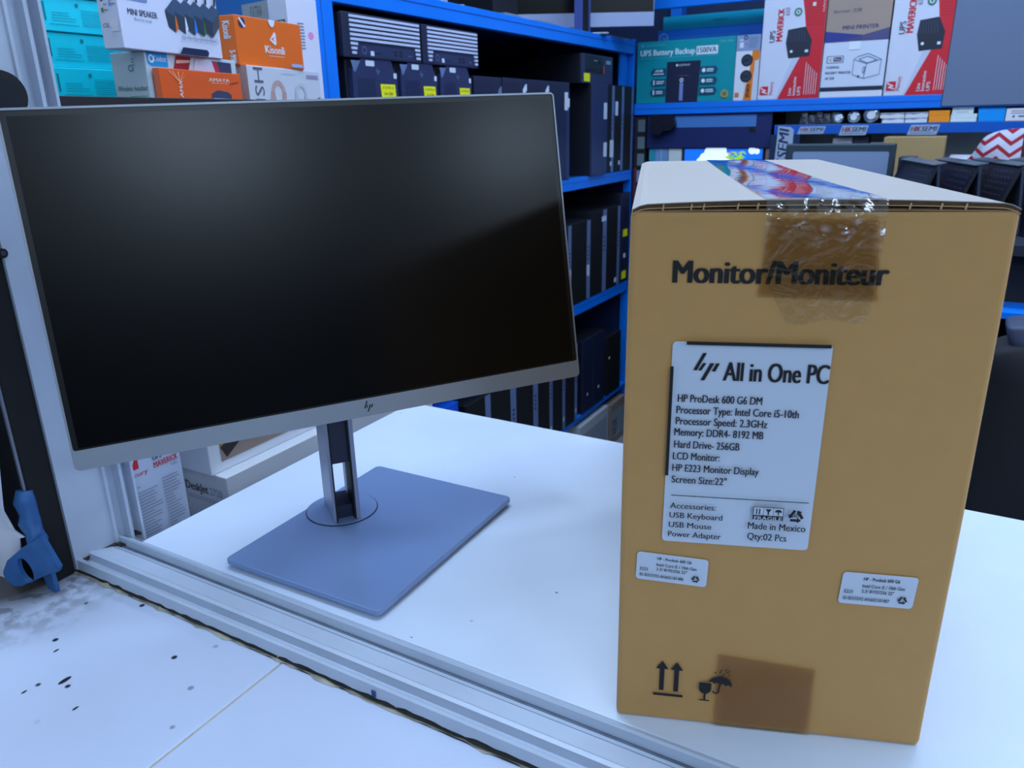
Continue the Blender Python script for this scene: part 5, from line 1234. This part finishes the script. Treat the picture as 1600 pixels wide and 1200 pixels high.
G().box((-0.0500, 2.76, IZ), (0.1200, 2.98, 0.2900), M_white, 0.004).build('white_tray', loc=(0.035, 2.87, IZ))
tag(bpy.data.objects['white_tray'], 'white box with a flat top beside the plain brown carton', 'box')
# laptops standing like tents
Rv = Vector((-0.0950, 0.2900, 0)); Rn = Rv.normalized(); Lv = Vector((-Rn.y, Rn.x, 0))
def laptop(x, lab):
    N = Vector((x, 2.20, 0.2960)); r = empty('laptop', (x - 0.06, 2.34, IZ), lab, 'laptop', 'laptops standing half open in a row')
    hgt = N.z - IZ - 0.0035; t = 0.006
    for nm, off, m in (('keyboard_deck', 0.058, M_black), ('screen_lid', -0.014, mat('lid_grey', (52, 62, 84), 0.4, 0.2))):
        a0 = N + Lv * (0.002 if off > 0 else -0.006); foot_ = a0 + Lv * off + Vector((0, 0, -hgt))
        dn = (foot_ - a0); w_ = dn.cross(Rv).normalized() * t * (1 if off > 0 else -1)
        g = G(); g.prism([a0, a0 + Rv, foot_ + Rv, foot_], w_ * -1 if w_.dot(Lv) * off > 0 else w_, m); o = g.build(nm, r)
        if off > 0:
            f = Face(foot_ + Rv * 1.0, -Rv, a0 - foot_); 
            if f.n.dot(Lv) < 0: f.n = -f.n
            f.first = 0.0006
            for rr_ in range(6):
                for cc in range(13): f.rect(0.05 + cc * 0.07, 0.93 - rr_ * 0.085 - 0.062, 0.105 + cc * 0.07, 0.93 - rr_ * 0.085, mat('key_black', (24, 28, 46), 0.4)); f.k -= 1
            f.k += 1
            for rr_ in range(6):
                for cc in range(6): f.rect(0.53 + cc * 0.07, 0.905 - rr_ * 0.085, 0.555 + cc * 0.07, 0.915 - rr_ * 0.085, mat('key_print', (90, 100, 140), 0.5)); f.k -= 1
            f.k += 1
            f.rect(0.34, 0.06, 0.62, 0.34, mat('touchpad', (26, 30, 46), 0.3)); f.build('keys', o)
    g = G(); g.prism([N + Lv * 0.010 + Vector((0, 0, 0.001)), N + Lv * -0.020 + Vector((0, 0, 0.006)), N + Rv + Lv * -0.020 + Vector((0, 0, 0.006)), N + Rv + Lv * 0.010 + Vector((0, 0, 0.001))], (0, 0, 0.002), mat('hinge_grey', (96, 112, 118), 0.4, 0.3)); g.build('hinge_cover', r)
for x, lb in zip((-0.0590, 0.0280, 0.1150, 0.2020), ('leftmost of the half open laptops standing in a row', 'second half open laptop from the left in the row', 'third half open laptop from the left in the row', 'last half open laptop of the row, cut by the right edge')): laptop(x, lb)
# red and white cloth bag
bag_m = bpy.data.materials.new('zigzag_cloth'); bag_m.use_nodes = True; nt = bag_m.node_tree; p = nt.nodes['Principled BSDF']; p.inputs['Roughness'].default_value = 0.8
tc = nt.nodes.new('ShaderNodeTexCoord'); sp_ = nt.nodes.new('ShaderNodeSeparateXYZ'); nt.links.new(tc.outputs['Object'], sp_.inputs[0])
def mth(op, a, b=None):
    n = nt.nodes.new('ShaderNodeMath'); n.operation = op
    for i, v in enumerate((a, b)):
        if v is None: continue
        if isinstance(v, (int, float)): n.inputs[i].default_value = v
        else: nt.links.new(v, n.inputs[i])
    return n.outputs[0]
zig = mth('ABSOLUTE', mth('SUBTRACT', mth('FRACT', mth('MULTIPLY', sp_.outputs[0], 16.0)), 0.5))
st_ = mth('FRACT', mth('ADD', mth('MULTIPLY', sp_.outputs[2], 32.0), mth('MULTIPLY', zig, 1.6)))
lt = mth('LESS_THAN', st_, 0.38)
mxn = nt.nodes.new('ShaderNodeMix'); mxn.data_type = 'RGBA'; nt.links.new(lt, mxn.inputs[0]); mxn.inputs[6].default_value = (*L(206, 208, 224), 1); mxn.inputs[7].default_value = (*L(170, 24, 46), 1)
dk = mth('GREATER_THAN', sp_.outputs[0], 0.02); mx2 = nt.nodes.new('ShaderNodeMix'); mx2.data_type = 'RGBA'
w2 = mth('LESS_THAN', mth('FRACT', mth('MULTIPLY', sp_.outputs[0], 38.0)), 0.55)
nt.links.new(mth('MULTIPLY', dk, w2), mx2.inputs[0]); nt.links.new(mxn.outputs[2], mx2.inputs[6]); mx2.inputs[7].default_value = (*L(70, 30, 40), 1)
nt.links.new(mx2.outputs[2], p.inputs['Base Color'])
g = G()
def bagf(u, v):
    th = 2 * math.pi * u; ph = math.pi * (v - 0.5)
    r = 1 + 0.08 * math.sin(3 * th + 4 * ph) + 0.06 * math.sin(7 * th - 3 * ph)
    cp = math.copysign(abs(math.cos(ph)) ** 0.6, math.cos(ph))
    return Vector((0.105 + 0.110 * r * cp * math.cos(th) + 0.03 * math.sin(ph), 2.66 + 0.08 * r * cp * math.sin(th), 0.2550 + 0.1195 * math.copysign(abs(math.sin(ph)) ** 0.8, math.sin(ph))))
g.sheet(bagf, 32, 20, bag_m); tag(g.build('cloth_bag', loc=(0.10, 2.66, IZ)), 'red and white zigzag patterned cloth bag behind the laptops', 'bag')
# large grey display panel hanging at the upper right
dp = empty('hanging_screen', (0.20, 2.33, 0.4330), 'large flat grey screen hanging at the upper right corner', 'screen')
G().box((-0.0765, 2.300, 0.4330), (0.5200, 2.330, 0.8200), mat('panel_edge', (30, 40, 70), 0.4), 0.002).build('frame', dp)
f = Face(Vector((-0.0745, 2.300, 0.4350)), (0.5925, 0, 0), (0, 0, 0.3830)); f.first = 0.0006; f.rect(0, 0, 1, 1, mat('panel_grey', (108, 122, 150), 0.45, mottle=(4, 0.05))); f.build('face', dp)
G().box((0.20, 2.331, 0.60), (0.25, 2.37, CZ + 0.01), M_silverd).build('ceiling_pole', dp)
# black chair behind the counter
ch = empty('office_chair', (0.34, 1.30, FZ), 'black padded office chair behind the counter, right of the carton', 'chair')
cl = mat('black_fabric', (14, 16, 26), 0.75, bump=(40, 0.5))
def cush(cx, cy, cz, a, b, c, m, tilt=0.0, e=0.45):
    g = G()
    def fn(u, v):
        th = 2 * math.pi * u; ph = math.pi * (v - 0.5); s = lambda q, k: math.copysign(abs(q) ** k, q)
        x, y, z = a * s(math.cos(ph), e) * s(math.cos(th), e), b * s(math.cos(ph), e) * s(math.sin(th), e), c * s(math.sin(ph), e)
        x *= 1 + 0.04 * math.sin(z * 30); y += 0.012 * math.sin(x * 26 + z * 20)
        return Vector((cx + x, cy + y + z * tilt, cz + z))
    return g.sheet(fn, 36, 24, m)
cush(0.360, 1.260, -0.175, 0.292, 0.050, 0.290, cl, 0.05, 0.16).build('backrest', ch)
cush(0.360, 1.275, 0.118, 0.275, 0.045, 0.020, mat('headrest_fabric', (44, 54, 80), 0.6, bump=(60, 0.3)), 0.06, 0.25).build('headrest', ch)
cush(0.345, 1.490, -0.450, 0.240, 0.230, 0.045, cl).build('seat', ch)
G().tube([(0.112, 1.200, -0.200), (0.108, 1.28, -0.185), (0.112, 1.42, -0.190), (0.125, 1.50, -0.30), (0.15, 1.50, -0.45)], 0.016, mat('brown_arm', (70, 42, 34), 0.5)).build('armrest', ch)
G().tube([(0.578, 1.215, -0.200), (0.582, 1.28, -0.185), (0.578, 1.42, -0.190), (0.565, 1.50, -0.30), (0.54, 1.50, -0.45)], 0.016, mat('brown_arm', (70, 42, 34), 0.5)).build('armrest', ch)
G().cyl((0.345, 1.49, -0.88), (0.345, 1.49, -0.48), 0.025, M_blackm).build('gas_lift', ch)
for k in range(5):
    t = 2 * math.pi * k / 5 + 0.3; e_ = Vector((0.345 + 0.27 * math.cos(t), 1.49 + 0.27 * math.sin(t), FZ + 0.05))
    G().tube([(0.345, 1.49, FZ + 0.09), e_], [0.026, 0.016], M_blackm).build('base_arm', ch)
    G().cyl(e_ + Vector((0, -0.012, -0.024)), e_ + Vector((0, 0.012, -0.024)), 0.026, M_blackm, 16).build('caster', ch)
# added lamps outside for the screen reflection, then the ceiling lamps
for (lx, ly, sx_, sy_), ltxt in zip(REFLECT_LAMPS, ('unseen lamp added outside for the left bright patch on the screen', 'unseen lamp added outside for the right bright patch on the screen')):
    l_ = empty('added_reflection_lamp', (lx, ly, 1.64), ltxt, 'lamp')
    G().box((lx - sx_ / 2 - 0.02, ly - sy_ / 2 - 0.02, 1.61), (lx + sx_ / 2 + 0.02, ly + sy_ / 2 + 0.02, 1.65), M_white, 0.003).build('housing', l_)
    G().box((lx - sx_ / 2, ly - sy_ / 2, 1.604), (lx + sx_ / 2, ly + sy_ / 2, 1.6095), M_lamp).build('diffuser', l_)
for (lx, ly, sx_, sy_, pw) in LAMPS:
    l_ = empty('ceiling_lamp', (lx, ly, CZ), 'long white ceiling lamp above the shop floor', 'lamp', 'ceiling lamps above the shop')
    G().box((lx - sx_ / 2 - 0.02, ly - sy_ / 2 - 0.02, CZ - 0.03), (lx + sx_ / 2 + 0.02, ly + sy_ / 2 + 0.02, CZ), M_white, 0.003).build('housing', l_)
    G().box((lx - sx_ / 2, ly - sy_ / 2, CZ - 0.036), (lx + sx_ / 2, ly + sy_ / 2, CZ - 0.0305), M_lamp).build('diffuser', l_)
